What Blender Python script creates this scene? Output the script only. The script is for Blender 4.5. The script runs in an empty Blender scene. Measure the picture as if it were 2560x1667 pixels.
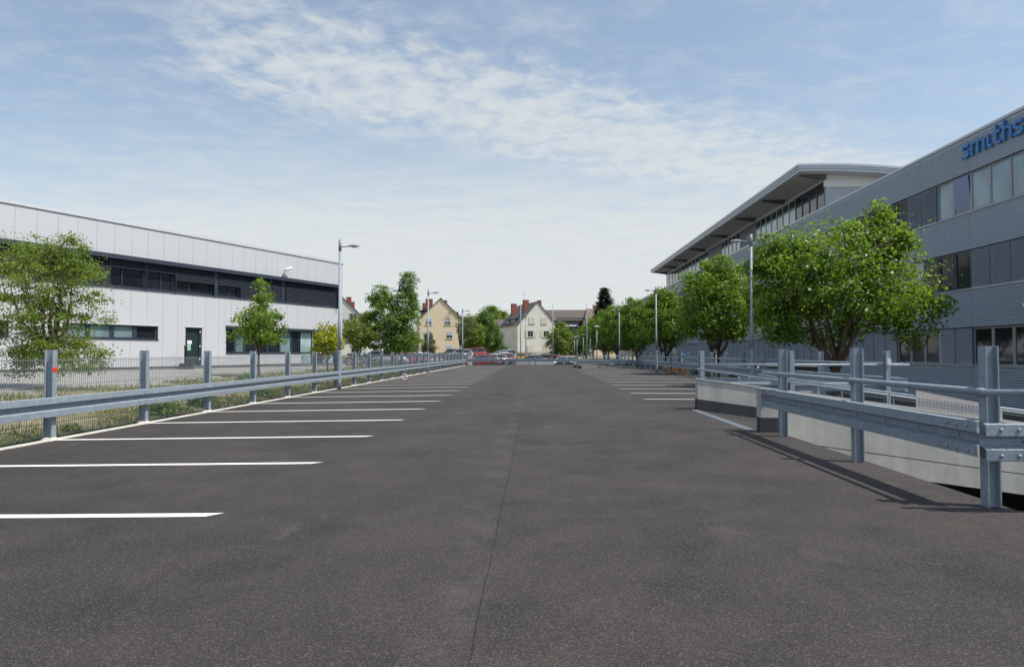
import bpy, math, random
import numpy as np
from mathutils import Vector, Matrix

R_ = math.radians
scene = bpy.context.scene
COL = scene.collection

# ------------------------------------------------------------------ camera
cam = bpy.data.cameras.new("camera"); cam.sensor_width = 36; cam.sensor_fit = 'HORIZONTAL'
cam.lens = 1650 / 2560 * 36; cam.clip_start = 0.05; cam.clip_end = 3000
cam_o = bpy.data.objects.new("camera", cam); COL.objects.link(cam_o)
cam_o.location = (0, 0, 1.30); cam_o.rotation_euler = (R_(90 + 1.684), 0, R_(2.012))
scene.camera = cam_o

# ------------------------------------------------------------------ sun and sky
SUN_EL = 59.0
SUN_AZ = 104.5            # clockwise from +Y
sv = Vector((math.sin(R_(SUN_AZ)) * math.cos(R_(SUN_EL)), math.cos(R_(SUN_AZ)) * math.cos(R_(SUN_EL)), math.sin(R_(SUN_EL))))
sl = bpy.data.lights.new("sun", 'SUN'); sl.energy = 4.9; sl.angle = R_(0.53); sl.color = (1.0, 0.955, 0.89)
so = bpy.data.objects.new("sun", sl); COL.objects.link(so); so.rotation_euler = sv.to_track_quat('Z', 'Y').to_euler()
so.location = (30, -10, 40)

scene.view_settings.view_transform = 'Standard'; scene.view_settings.look = 'None'
scene.view_settings.exposure = 0.0; scene.view_settings.gamma = 1.0; scene.view_settings.use_curve_mapping = False


class NT:
    """small helper around a node tree"""
    def __init__(s, nt): s.nt = nt; s.n = nt.nodes; s.l = nt.links
    def node(s, typ, **kw):
        nd = s.n.new(typ)
        for k, v in kw.items(): setattr(nd, k, v)
        return nd
    def set(s, sock, v):
        if isinstance(v, bpy.types.NodeSocket): s.l.new(v, sock)
        elif v is not None: sock.default_value = v
    def math(s, op, a, b=None, c=None, clamp=False):
        nd = s.node('ShaderNodeMath', operation=op, use_clamp=clamp)
        s.set(nd.inputs[0], a)
        if b is not None: s.set(nd.inputs[1], b)
        if c is not None: s.set(nd.inputs[2], c)
        return nd.outputs[0]
    def vmath(s, op, a, b=None):
        nd = s.node('ShaderNodeVectorMath', operation=op); s.set(nd.inputs[0], a)
        if b is not None: s.set(nd.inputs[1], b)
        return nd.outputs['Value'] if op in ('DOT_PRODUCT', 'LENGTH') else nd.outputs[0]
    def maprange(s, v, a, b, c=0.0, d=1.0, smooth=True):
        nd = s.node('ShaderNodeMapRange'); nd.interpolation_type = 'SMOOTHSTEP' if smooth else 'LINEAR'
        for i, x in enumerate((v, a, b, c, d)): s.set(nd.inputs[i], x)
        return nd.outputs[0]
    def noise(s, vec, scale, detail=4.0, rough=0.55, dist=0.0, dim='3D'):
        nd = s.node('ShaderNodeTexNoise', noise_dimensions=dim); s.set(nd.inputs['Vector'], vec)
        nd.inputs['Scale'].default_value = scale; nd.inputs['Detail'].default_value = detail
        nd.inputs['Roughness'].default_value = rough; nd.inputs['Distortion'].default_value = dist
        return nd.outputs['Fac']
    def voronoi(s, vec, scale, out='Distance', feature='F1'):
        nd = s.node('ShaderNodeTexVoronoi', feature=feature); s.set(nd.inputs['Vector'], vec)
        nd.inputs['Scale'].default_value = scale
        return nd.outputs[out]
    def mix(s, f, a, b, blend='MIX'):
        nd = s.node('ShaderNodeMix', data_type='RGBA', blend_type=blend)
        s.set(nd.inputs[0], f); s.set(nd.inputs[6], col4(a)); s.set(nd.inputs[7], col4(b))
        return nd.outputs[2]
    def mapping(s, vec, scale=(1, 1, 1), loc=(0, 0, 0), rot=(0, 0, 0)):
        nd = s.node('ShaderNodeMapping'); s.set(nd.inputs[0], vec)
        nd.inputs[1].default_value = loc; nd.inputs[2].default_value = rot; nd.inputs[3].default_value = scale
        return nd.outputs[0]
    def bump(s, h, strength=0.3, dist=0.01):
        nd = s.node('ShaderNodeBump'); nd.inputs['Strength'].default_value = strength; nd.inputs['Distance'].default_value = dist
        s.set(nd.inputs['Height'], h); return nd.outputs[0]


def col4(c):
    if isinstance(c, (tuple, list)) and len(c) == 3: return (c[0], c[1], c[2], 1.0)
    return c


def make_world():
    w = bpy.data.worlds.new("World"); scene.world = w; w.use_nodes = True
    t = NT(w.node_tree); t.n.clear()
    sky = t.node('ShaderNodeTexSky', sky_type='NISHITA'); sky.sun_disc = False
    sky.sun_elevation = R_(SUN_EL); sky.sun_rotation = R_(SUN_AZ)
    sky.altitude = 100; sky.air_density = 1.0; sky.dust_density = 1.6; sky.ozone_density = 1.4
    tc = t.node('ShaderNodeTexCoord'); d = t.vmath('NORMALIZE', tc.outputs['Generated'])
    sep = t.node('ShaderNodeSeparateXYZ'); t.l.new(d, sep.inputs[0])
    z = t.math('MAXIMUM', sep.outputs[2], 0.0)
    zz = t.math('ADD', z, 0.06)
    cmb = t.node('ShaderNodeCombineXYZ')
    px = t.math('DIVIDE', sep.outputs[0], zz); py = t.math('DIVIDE', sep.outputs[1], zz)
    t.l.new(px, cmb.inputs[0]); t.l.new(py, cmb.inputs[1])
    p = cmb.outputs[0]
    # drift of altocumulus crossing the sky as one long band, thin veil further out
    off = t.vmath('DOT_PRODUCT', p, (-0.478, 0.878, 0))
    warp = t.math('MULTIPLY', t.math('SUBTRACT', t.noise(p, 1.6, 4, 0.6), 0.5), 0.55)
    dd = t.math('ADD', t.math('SUBTRACT', off, 2.08), warp)
    band = t.math('POWER', 2.718, t.math('MULTIPLY', t.math('POWER', t.math('DIVIDE', dd, 0.36), 2.0), -1.0))
    along = t.vmath('DOT_PRODUCT', p, (0.878, 0.478, 0))
    band = t.math('MULTIPLY', band, t.maprange(along, -0.35, 0.45))
    fine = t.noise(p, 9.0, 8, 0.62, 0.3)
    mid = t.noise(t.mapping(p, (2.2, 4.2, 1), rot=(0, 0, R_(28))), 1.3, 6, 0.6, 0.6)
    puffs = t.maprange(t.math('ADD', fine, t.math('MULTIPLY', band, 0.28)), 0.44, 0.90)
    puffs = t.math('MULTIPLY', puffs, t.maprange(band, 0.02, 0.55))
    wisps = t.math('MULTIPLY', t.maprange(t.math('ADD', t.math('MULTIPLY', mid, 0.65), t.math('MULTIPLY', fine, 0.35)), 0.42, 0.74), 0.34)
    veil = t.math('MULTIPLY', t.maprange(t.math('ADD', off, t.math('MULTIPLY', px, 0.45)), 1.45, 3.7), 0.92)
    veil = t.math('MULTIPLY', veil, t.maprange(mid, 0.2, 0.6, 0.7, 1.0))
    hz = t.math('MULTIPLY', t.maprange(z, 0.0, 0.22, 1.0, 0.0), 0.6)
    f1 = t.math('MULTIPLY', puffs, 0.72)
    inv = lambda a: t.math('SUBTRACT', 1.0, a)
    f1 = t.math('ADD', t.math('MULTIPLY', f1, 0.78), 0.22)
    tot = inv(t.math('MULTIPLY', t.math('MULTIPLY', inv(f1), inv(wisps)), t.math('MULTIPLY', inv(veil), inv(hz))))
    tint = t.mix(1.0, sky.outputs[0], (SKYT[0], SKYT[1], SKYT[2]), 'MULTIPLY')
    c = t.mix(tot, tint, CLOUD)
    bg = t.node('ShaderNodeBackground'); t.l.new(c, bg.inputs[0]); bg.inputs[1].default_value = 0.15
    out = t.node('ShaderNodeOutputWorld'); t.l.new(bg.outputs[0], out.inputs[0])


SKYT = (0.93, 1.06, 1.07)
CLOUD = (4.95, 5.15, 5.15)
make_world()

# ------------------------------------------------------------------ materials
M = {}


def mat(name):
    m = bpy.data.materials.new(name); m.use_nodes = True
    t = NT(m.node_tree); b = t.n['Principled BSDF']; M[name] = m
    return m, t, b


def objco(t): return t.node('ShaderNodeTexCoord').outputs['Object']


def geopos(t): return t.node('ShaderNodeNewGeometry').outputs['Position']


def simple(name, colr, rough=0.6, metal=0.0, var=0.12, scale=3.0, bump=0.0, bscale=60.0, spec=0.5, coat=0.0):
    m, t, b = mat(name)
    p = geopos(t)
    n = t.noise(p, scale, 5, 0.6)
    n2 = t.noise(p, scale * 9, 3, 0.6)
    k = t.math('ADD', t.math('MULTIPLY', n, 0.65), t.math('MULTIPLY', n2, 0.35))
    f = t.maprange(k, 0.3, 0.7)
    dk = tuple(c * (1 - var) for c in colr); lt = tuple(min(1, c * (1 + var)) for c in colr)
    t.l.new(t.mix(f, dk, lt), b.inputs['Base Color'])
    b.inputs['Roughness'].default_value = rough; b.inputs['Metallic'].default_value = metal
    b.inputs['Specular IOR Level'].default_value = spec; b.inputs['Coat Weight'].default_value = coat
    if bump > 0: t.l.new(t.bump(t.noise(p, bscale, 4, 0.6), bump, 0.01), b.inputs['Normal'])
    return m


def asphalt(name, base, deck=True):
    m, t, b = mat(name); p = geopos(t)
    v = t.voronoi(p, 165.0, 'Color'); vs = t.node('ShaderNodeSeparateColor'); t.l.new(v, vs.inputs[0])
    agg = vs.outputs[0]
    sp = t.noise(p, 210.0, 2, 0.7)
    big = t.noise(p, 0.42, 8, 0.66, 0.6)
    med = t.noise(p, 1.7, 5, 0.65, 0.3)
    lanes = t.noise(t.mapping(p, (0.9, 0.05, 1)), 1.0, 3, 0.5)
    k = t.maprange(t.math('ADD', t.math('MULTIPLY', big, 0.6), t.math('MULTIPLY', med, 0.4)), 0.32, 0.68)
    c = t.mix(k, tuple(x * 0.55 for x in base), (base[0] * 1.85, base[1] * 1.72, base[2] * 1.55))
    c = t.mix(t.maprange(lanes, 0.35, 0.7, 0.0, 0.35), c, (base[0] * 1.45, base[1] * 1.4, base[2] * 1.36))
    # fine stones in the binder
    c = t.mix(t.maprange(agg, 0.0, 1.0, 0.55, 0.0, smooth=False), c, (0.010, 0.010, 0.012))
    c = t.mix(t.maprange(agg, 0.74, 1.0, 0.0, 0.42), c, (0.20, 0.174, 0.155))
    pit = t.voronoi(p, 55.0)  # dark specks paint the shadow between stones into the colour
    c = t.mix(t.maprange(pit, 0.10, 0.22, 0.75, 0.0), c, (0.008, 0.008, 0.009))
    if deck:
        # dried puddle stains and dusty scuffs
        st = t.noise(t.mapping(p, (1.1, 0.8, 1)), 0.85, 9, 0.62, 0.5)
        c = t.mix(t.maprange(st, 0.60, 0.72, 0.0, 0.26), c, (0.17, 0.15, 0.125))
        oil = t.noise(t.mapping(p, (1.0, 1.3, 1)), 1.35, 8, 0.6, 0.4)
        c = t.mix(t.maprange(oil, 0.62, 0.74, 0.0, 0.55), c, (0.018, 0.017, 0.017))
        scr = t.noise(t.mapping(p, (1.4, 6.0, 1), rot=(0, 0, R_(12))), 1.2, 8, 0.62, 0.2)
        c = t.mix(t.maprange(scr, 0.69, 0.76, 0.0, 0.38), c, (0.22, 0.20, 0.18))
        # paler rolled edge beside the paving seam
        sx = t.node('ShaderNodeSeparateXYZ'); t.l.new(p, sx.inputs[0])
        edge = t.math('ABSOLUTE', t.math('ADD', sx.outputs[0], 0.42))
        e = t.math('MULTIPLY', t.maprange(edge, 0.03, 0.22, 1.0, 0.0), t.maprange(t.noise(p, 1.9, 9, 0.75), 0.44, 0.62, 0.0, 0.2))
        c = t.mix(e, c, (0.15, 0.135, 0.125))
    t.l.new(c, b.inputs['Base Color']); b.inputs['Roughness'].default_value = 0.82
    b.inputs['Specular IOR Level'].default_value = 0.35
    h = t.math('ADD', t.math('MULTIPLY', agg, 0.6), t.math('MULTIPLY', sp, 0.6))
    t.l.new(t.bump(h, 0.9, 0.006), b.inputs['Normal'])
    return m


asphalt('asphalt', (0.0425, 0.0375, 0.0362))
asphalt('lot_asphalt', (0.11, 0.107, 0.104), False)


def galv(name, base, metal=0.45, rough=0.48):
    m, t, b = mat(name); p = geopos(t)
    v = t.voronoi(p, 38.0, 'Color'); vs = t.node('ShaderNodeSeparateColor'); t.l.new(v, vs.inputs[0])
    n = t.noise(p, 5.0, 5, 0.6); st = t.noise(t.mapping(p, (14, 14, 1.2)), 1.0, 4, 0.6)
    k = t.math('ADD', t.math('MULTIPLY', vs.outputs[0], 0.3), t.math('ADD', t.math('MULTIPLY', n, 0.4), t.math('MULTIPLY', st, 0.3)))
    c = t.mix(t.maprange(k, 0.25, 0.72), tuple(x * 0.84 for x in base), tuple(x * 1.12 for x in base))
    t.l.new(c, b.inputs['Base Color']); b.inputs['Metallic'].default_value = metal
    t.l.new(t.maprange(k, 0.3, 0.7, rough - 0.08, rough + 0.12), b.inputs['Roughness'])
    t.l.new(t.bump(n, 0.12, 0.01), b.inputs['Normal'])
    return m


galv('galvanised', (0.275, 0.32, 0.365), 0.15, 0.55)
galv('galvanised_dull', (0.25, 0.275, 0.31), 0.15, 0.6)
simple('wire', (0.30, 0.325, 0.34), 0.5, 0.4)
m_, t_, b_ = mat('line_paint'); p_ = geopos(t_)
f_ = t_.maprange(t_.math('ADD', t_.math('MULTIPLY', t_.noise(p_, 70, 3, 0.7), 0.6), t_.math('MULTIPLY', t_.noise(p_, 2.2, 4, 0.6), 0.4)), 0.58, 0.68, 0.0, 0.75)
c_ = t_.mix(t_.noise(p_, 7, 4, 0.6), (0.68, 0.67, 0.63), (0.82, 0.81, 0.77))
t_.l.new(t_.mix(f_, c_, (0.20, 0.19, 0.18)), b_.inputs['Base Color']); b_.inputs['Roughness'].default_value = 0.65
t_.l.new(t_.bump(t_.noise(p_, 160, 2, 0.7), 0.3, 0.003), b_.inputs['Normal'])
simple('edge_kerb', (0.62, 0.59, 0.53), 0.8, var=0.15, scale=8)
simple('seam', (0.014, 0.014, 0.014), 0.8)
simple('sealant', (0.60, 0.57, 0.50), 0.7)
simple('red_tag', (0.75, 0.03, 0.015), 0.5)
simple('dark_plastic', (0.02, 0.021, 0.024), 0.5)
simple('white_plastic', (0.75, 0.75, 0.74), 0.4)


def concrete(name, base, var=0.18):
    m, t, b = mat(name); p = geopos(t)
    n = t.noise(p, 1.3, 6, 0.6, 0.2); st = t.noise(t.mapping(p, (5, 5, 0.5)), 1.0, 5, 0.65)
    k = t.maprange(t.math('ADD', t.math('MULTIPLY', n, 0.55), t.math('MULTIPLY', st, 0.45)), 0.3, 0.7)
    c = t.mix(k, tuple(x * (1 - var) for x in base), tuple(x * (1 + var * 0.7) for x in base))
    pores = t.voronoi(p, 26.0)
    c = t.mix(t.maprange(pores, 0.03, 0.07, 0.45, 0.0), c, tuple(x * 0.45 for x in base))
    t.l.new(c, b.inputs['Base Color']); b.inputs['Roughness'].default_value = 0.85
    t.l.new(t.bump(t.noise(p, 40, 4, 0.6), 0.18, 0.006), b.inputs['Normal'])


concrete('concrete', (0.49, 0.47, 0.425), 0.24); concrete('concrete_pale', (0.56, 0.54, 0.49), 0.1)
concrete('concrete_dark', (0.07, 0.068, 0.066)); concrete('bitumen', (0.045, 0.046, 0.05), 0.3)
concrete('plinth', (0.12, 0.115, 0.11))
simple('panel_white', (0.52, 0.525, 0.54), 0.42, 0.0, 0.014, 0.5, spec=0.4)
m_, t_, b_ = M['panel_white'], NT(M['panel_white'].node_tree), M['panel_white'].node_tree.nodes['Principled BSDF']
lk_ = b_.inputs['Base Color'].links[0].from_socket; p_ = geopos(t_)
st_ = t_.noise(t_.mapping(p_, (3.0, 3.0, 0.12)), 1.0, 6, 0.65)
t_.l.new(t_.mix(t_.maprange(st_, 0.52, 0.72, 0.0, 0.16), lk_, (0.40, 0.40, 0.39)), b_.inputs['Base Color'])
simple('coping', (0.62, 0.63, 0.65), 0.4, 0.2, 0.04)
simple('anthracite', (0.036, 0.046, 0.064), 0.42, 0.1, 0.1)
simple('blind_dark', (0.075, 0.09, 0.115), 0.45, 0.3, 0.1)
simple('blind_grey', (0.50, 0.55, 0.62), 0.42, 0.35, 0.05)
simple('blind_deep_grey', (0.15, 0.165, 0.19), 0.45, 0.3, 0.05)  # darker grey used for open blinds and the guides
simple('frame_grey', (0.34, 0.355, 0.375), 0.45, 0.1, 0.06)
simple('cladding', (0.36, 0.405, 0.47), 0.45, 0.2, 0.04, 0.5)
simple('roof_metal', (0.52, 0.54, 0.57), 0.38, 0.3, 0.05)
simple('soffit', (0.62, 0.585, 0.55), 0.7, 0.0, 0.08)
simple('bracket_dark', (0.09, 0.09, 0.10), 0.5)
simple('fibre_panel', (0.30, 0.295, 0.28), 0.8, 0.0, 0.1)
simple('white_panel', (0.80, 0.80, 0.79), 0.5, 0.0, 0.04)
simple('sign_blue', (0.03, 0.19, 0.48), 0.4, 0.0, 0.05)
simple('paper', (0.72, 0.74, 0.70), 0.7)
simple('paper_green', (0.30, 0.52, 0.40), 0.7)
simple('door_green', (0.02, 0.034, 0.034), 0.35, 0.0, 0.1)
simple('brick_red', (0.27, 0.085, 0.06), 0.85, 0.0, 0.2, 6)
simple('plaster_beige', (0.70, 0.565, 0.40), 0.85, 0.0, 0.05, 0.7)
simple('plaster_white', (0.66, 0.635, 0.58), 0.85, 0.0, 0.05, 0.7)
simple('plaster_cream', (0.62, 0.60, 0.53), 0.85, 0.0, 0.05, 0.7)
simple('tile_grey', (0.105, 0.10, 0.098), 0.8, 0.0, 0.25, 4, 0.3, 12)
simple('tile_brown', (0.125, 0.102, 0.09), 0.8, 0.0, 0.2, 4, 0.3, 12)
simple('tile_red', (0.17, 0.105, 0.085), 0.8, 0.0, 0.25, 4, 0.3, 12)
simple('slate', (0.042, 0.046, 0.056), 0.6, 0.0, 0.2, 4)
simple('shutter', (0.60, 0.55, 0.45), 0.7)
simple('window_white', (0.62, 0.63, 0.64), 0.4)
simple('wood', (0.33, 0.20, 0.10), 0.8, 0.0, 0.25, 7)
simple('yellow_paint', (0.62, 0.42, 0.04), 0.4, coat=0.5)
simple('tyre', (0.016, 0.016, 0.017), 0.8)
simple('rim', (0.42, 0.43, 0.44), 0.35, 0.6)
simple('red_lens', (0.45, 0.012, 0.012), 0.15)
simple('lamp_lens', (0.75, 0.76, 0.77), 0.15)
for nm, c in dict(red=(0.36, 0.012, 0.014), silver=(0.46, 0.475, 0.49), white=(0.74, 0.74, 0.73), black=(0.016, 0.017, 0.02),
                  navy=(0.02, 0.032, 0.07), grey=(0.13, 0.137, 0.15), yellow=(0.6, 0.38, 0.02)).items():
    simple('paint_' + nm, c, 0.28, 0.15 if nm in ('silver', 'grey') else 0.0, 0.03, 1.0, coat=0.7)


def glass(name, colr, rough=0.06):
    m, t, b = mat(name); p = geopos(t)
    n = t.noise(p, 0.7, 3, 0.5)
    t.l.new(t.mix(t.maprange(n, 0.35, 0.65), tuple(c * 0.7 for c in colr), tuple(c * 1.25 for c in colr)), b.inputs['Base Color'])
    b.inputs['Roughness'].default_value = rough; b.inputs['Specular IOR Level'].default_value = 0.9; b.inputs['IOR'].default_value = 1.55
    t.l.new(t.bump(n, 0.03, 0.05), b.inputs['Normal'])


glass('glass_dark', (0.014, 0.018, 0.024)); glass('glass_pale', (0.20, 0.285, 0.33)); glass('glass_blue', (0.015, 0.07, 0.26), 0.2)
glass('glass_milky', (0.33, 0.43, 0.44)); glass('glass_car', (0.02, 0.026, 0.03)); glass('glass_frost', (0.16, 0.23, 0.24))


def leafmat(name, base, yellow, trans=0.35):
    m, t, b = mat(name)
    at = t.node('ShaderNodeAttribute'); at.attribute_name = 'lc'
    sp = t.node('ShaderNodeSeparateColor'); t.l.new(at.outputs['Color'], sp.inputs[0])
    c = t.mix(sp.outputs[0], tuple(x * 0.6 for x in base), tuple(x * 1.35 for x in base))
    c = t.mix(sp.outputs[1], c, yellow)
    t.l.new(c, b.inputs['Base Color']); b.inputs['Roughness'].default_value = 0.42; b.inputs['Specular IOR Level'].default_value = 0.45
    tr = t.node('ShaderNodeBsdfTranslucent')
    t.l.new(t.mix(1.0, c, (1.5, 1.35, 0.55), 'MULTIPLY'), tr.inputs[0])
    mx = t.node('ShaderNodeMixShader'); mx.inputs[0].default_value = trans
    t.l.new(b.outputs[0], mx.inputs[1]); t.l.new(tr.outputs[0], mx.inputs[2])
    t.l.new(mx.outputs[0], t.n['Material Output'].inputs[0])


leafmat('leaf_maple', (0.135, 0.245, 0.034), (0.31, 0.36, 0.04), 0.5)
leafmat('leaf_hornbeam', (0.15, 0.235, 0.045), (0.33, 0.35, 0.07), 0.5)
leafmat('leaf_yellow', (0.28, 0.34, 0.03), (0.44, 0.42, 0.04), 0.45)
leafmat('leaf_dark', (0.085, 0.175, 0.04), (0.17, 0.25, 0.05), 0.42)
leafmat('leaf_locust', (0.11, 0.215, 0.045), (0.30, 0.36, 0.08), 0.48)
leafmat('leaf_spruce', (0.02, 0.042, 0.024), (0.03, 0.06, 0.03), 0.1)
leafmat('leaf_brown', (0.10, 0.115, 0.04), (0.14, 0.12, 0.05))
leafmat('grass_blade', (0.125, 0.185, 0.036), (0.34, 0.28, 0.10), 0.38)
simple('bark', (0.115, 0.085, 0.062), 0.9, 0.0, 0.3, 9, 0.5, 30)


def soil(name):
    m, t, b = mat(name); p = geopos(t)
    n = t.noise(p, 0.8, 6, 0.65, 0.3); n2 = t.noise(p, 9, 5, 0.7)
    c = t.mix(t.maprange(n, 0.38, 0.6), (0.30, 0.235, 0.155), (0.12, 0.145, 0.045))
    c = t.mix(t.maprange(n2, 0.4, 0.7, 0.0, 0.55), c, (0.20, 0.16, 0.095))
    t.l.new(c, b.inputs['Base Color']); b.inputs['Roughness'].default_value = 0.95
    t.l.new(t.bump(n2, 0.6, 0.05), b.inputs['Normal'])


def gravel(name):
    m, t, b = mat(name); p = geopos(t)
    v = t.voronoi(p, 17.0, 'Color'); vs = t.node('ShaderNodeSeparateColor'); t.l.new(v, vs.inputs[0])
    n = t.noise(p, 0.5, 5, 0.6)
    c = t.mix(vs.outputs[0], (0.20, 0.19, 0.178), (0.40, 0.385, 0.36))
    c = t.mix(t.maprange(n, 0.5, 0.68, 0.0, 0.6), c, (0.17, 0.155, 0.10))
    t.l.new(c, b.inputs['Base Color']); b.inputs['Roughness'].default_value = 0.95
    t.l.new(t.bump(vs.outputs[0], 0.8, 0.03), b.inputs['Normal'])


soil('soil_grass'); gravel('gravel')

# ------------------------------------------------------------------ geometry helpers


class MB:
    def __init__(s): s.v = []; s.f = []
    def add(s, vs, fs):
        o = len(s.v); s.v += [tuple(map(float, a)) for a in vs]; s.f += [tuple(i + o for i in f) for f in fs]; return s
    def box(s, x0, x1, y0, y1, z0, z1):
        if x0 > x1: x0, x1 = x1, x0
        if y0 > y1: y0, y1 = y1, y0
        if z0 > z1: z0, z1 = z1, z0
        return s.add([(x0, y0, z0), (x1, y0, z0), (x1, y1, z0), (x0, y1, z0), (x0, y0, z1), (x1, y0, z1), (x1, y1, z1), (x0, y1, z1)],
                     [(0, 3, 2, 1), (4, 5, 6, 7), (0, 1, 5, 4), (1, 2, 6, 5), (2, 3, 7, 6), (3, 0, 4, 7)])
    def hexa(s, b, t):
        """b, t: four corners each (counter-clockwise seen from above)"""
        return s.add(list(b) + list(t), [(3, 2, 1, 0), (4, 5, 6, 7), (0, 1, 5, 4), (1, 2, 6, 5), (2, 3, 7, 6), (3, 0, 4, 7)])
    def sweep(s, prof, pts, un, up, closed=True, caps=True):
        """prof: list of (u, w); placed at each point as p + u*un + w*up"""
        n = len(prof); vs = []
        for p in pts:
            for (u, w) in prof: vs.append([p[i] + u * un[i] + w * up[i] for i in range(3)])
        fs = []
        for k in range(len(pts) - 1):
            for i in range(n if closed else n - 1):
                j = (i + 1) % n; fs.append((k * n + i, k * n + j, (k + 1) * n + j, (k + 1) * n + i))
        if caps and closed: fs += [tuple(range(n))[::-1], tuple((len(pts) - 1) * n + i for i in range(n))]
        return s.add(vs, fs)
    def tube(s, pts, rad, n=8, caps=True):
        pts = [Vector(p) for p in pts]; vs = []; fs = []
        if not hasattr(rad, '__len__'): rad = [rad] * len(pts)
        ref = None
        for k, p in enumerate(pts):
            d = (pts[min(k + 1, len(pts) - 1)] - pts[max(k - 1, 0)]).normalized()
            if ref is None: ref = Vector((1, 0, 0)) if abs(d.x) < 0.8 else Vector((0, 1, 0))
            a = (ref - d * ref.dot(d)).normalized(); b = d.cross(a); ref = a
            for i in range(n):
                an = 2 * math.pi * i / n; vs.append(p + (a * math.cos(an) + b * math.sin(an)) * rad[k])
        for k in range(len(pts) - 1):
            for i in range(n): fs.append((k * n + i, k * n + (i + 1) % n, (k + 1) * n + (i + 1) % n, (k + 1) * n + i))
        if caps: fs += [tuple(range(n))[::-1], tuple((len(pts) - 1) * n + i for i in range(n))]
        return s.add(vs, fs)
    def lathe(s, prof, n=16, c=(0, 0, 0)):
        """prof: list of (r, z)"""
        vs = []; fs = []
        for (r, z) in prof:
            for i in range(n):
                a = 2 * math.pi * i / n; vs.append((c[0] + r * math.cos(a), c[1] + r * math.sin(a), c[2] + z))
        for k in range(len(prof) - 1):
            for i in range(n): fs.append((k * n + i, k * n + (i + 1) % n, (k + 1) * n + (i + 1) % n, (k + 1) * n + i))
        fs += [tuple(range(n))[::-1], tuple((len(prof) - 1) * n + i for i in range(n))]
        return s.add(vs, fs)
    def mesh(s, name, m, smooth=False):
        me = bpy.data.meshes.new(name); me.from_pydata(s.v, [], s.f); me.materials.append(M[m] if isinstance(m, str) else m)
        if smooth: me.polygons.foreach_set('use_smooth', [True] * len(me.polygons))
        me.update(); return me
    def build(s, name, m, parent=None, smooth=False, loc=None):
        return link(name, s.mesh(name, m, smooth), parent, loc)


ORI = {}    # world origin of unrotated things, so that parts may be given in world coordinates


def link(name, me, parent=None, loc=None):
    o = bpy.data.objects.new(name, me); COL.objects.link(o)
    if loc is not None: o.location = loc
    if parent is not None:
        o.parent = parent
    return o


def wbuild(mb, name, m, parent, smooth=False):
    """parts given in world coordinates, shifted to the thing's own origin"""
    r = parent
    while r.parent is not None: r = r.parent
    lx, ly, lz = r.location
    mb.v = [(a - lx, b - ly, c - lz) for a, b, c in mb.v]
    return mb.build(name, m, parent, smooth)


def thing(name, label, cat, loc=(0, 0, 0), rz=0.0, group=None):
    o = bpy.data.objects.new(name, None); COL.objects.link(o); o.empty_display_size = 0.2
    o.location = loc; o.rotation_euler = (0, 0, rz); return tag(o, label, cat, group)


def tag(o, label, cat, group=None):
    o['label'] = label; o['category'] = cat
    if group: o['group'] = group
    return o


def kind(o, k): o['kind'] = k; return o


# ------------------------------------------------------------------ terrain and deck
def deck_z(x): return -0.0158 * max(0.0, -2.57 - x)


def ground_h(x, y):
    if (-7.72 < x < 8.98 and y < 71.9) or (-7.72 < x < 11.9 and y < 15.25): return -3.05
    left = np.interp(x, [-60, -16, -13, -11, -9.5, -8.5, -7.74], [0.48, 0.45, 0.35, 0.27, 0.12, 0.0, -0.10])
    near = left if x < 0 else -1.2
    far = -0.45 - 0.06 * (min(max(x, -11), 6) + 6.4) + 0.025 * (min(y, 145) - 78)
    k = min(max((y - 52) / 26.0, 0), 1) if x < 0 else min(max((y - 66) / 30.0, 0), 1)
    return float(near * (1 - k) + far * k)


def build_ground():
    xs = [-900, -300, -120, -60, -40, -32, -26, -22, -19, -17, -15, -13.5, -12.5, -11.7, -11, -10.2, -9.5, -9, -8.5, -8.1, -7.74, -7.70,
          -3, 2, 6, 8.97, 9.02, 11.88, 11.92, 14, 17, 20, 30, 60, 120, 300, 900]
    ys = [-120, -40, -10, 0, 5, 10, 15.24, 15.28, 18, 22, 26, 30, 35, 40, 46, 52, 58, 65, 71.88, 71.92, 78, 85, 92, 100, 110, 125, 145, 200, 400, 1500]
    rnd = random.Random(3); vs = []; fs = []; mi = []
    for y in ys:
        for x in xs:
            j = rnd.uniform(-0.03, 0.03) if -12 < x < -8 and -5 < y < 60 else 0
            vs.append((x, y, ground_h(x, y) + j))
    nx = len(xs)
    for j in range(len(ys) - 1):
        for i in range(nx - 1):
            fs.append((j * nx + i, j * nx + i + 1, (j + 1) * nx + i + 1, (j + 1) * nx + i))
            x = (xs[i] + xs[i + 1]) / 2; y = (ys[j] + ys[j + 1]) / 2
            if x < -11.7 and y < 60: mi.append(1)
            elif x < -7.7 and y < 60: mi.append(0)
            elif -7.72 < x < 12 and y < 15.3: mi.append(3)  # pit floor, concrete coloured dark in place of shade
            elif y > 112: mi.append(0)
            else: mi.append(2)
    me = bpy.data.meshes.new('ground'); me.from_pydata(vs, [], fs)
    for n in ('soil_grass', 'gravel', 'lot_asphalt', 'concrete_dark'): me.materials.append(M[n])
    me.polygons.foreach_set('material_index', mi); me.update()
    return kind(link('ground', me), 'structure')


build_ground()


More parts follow.
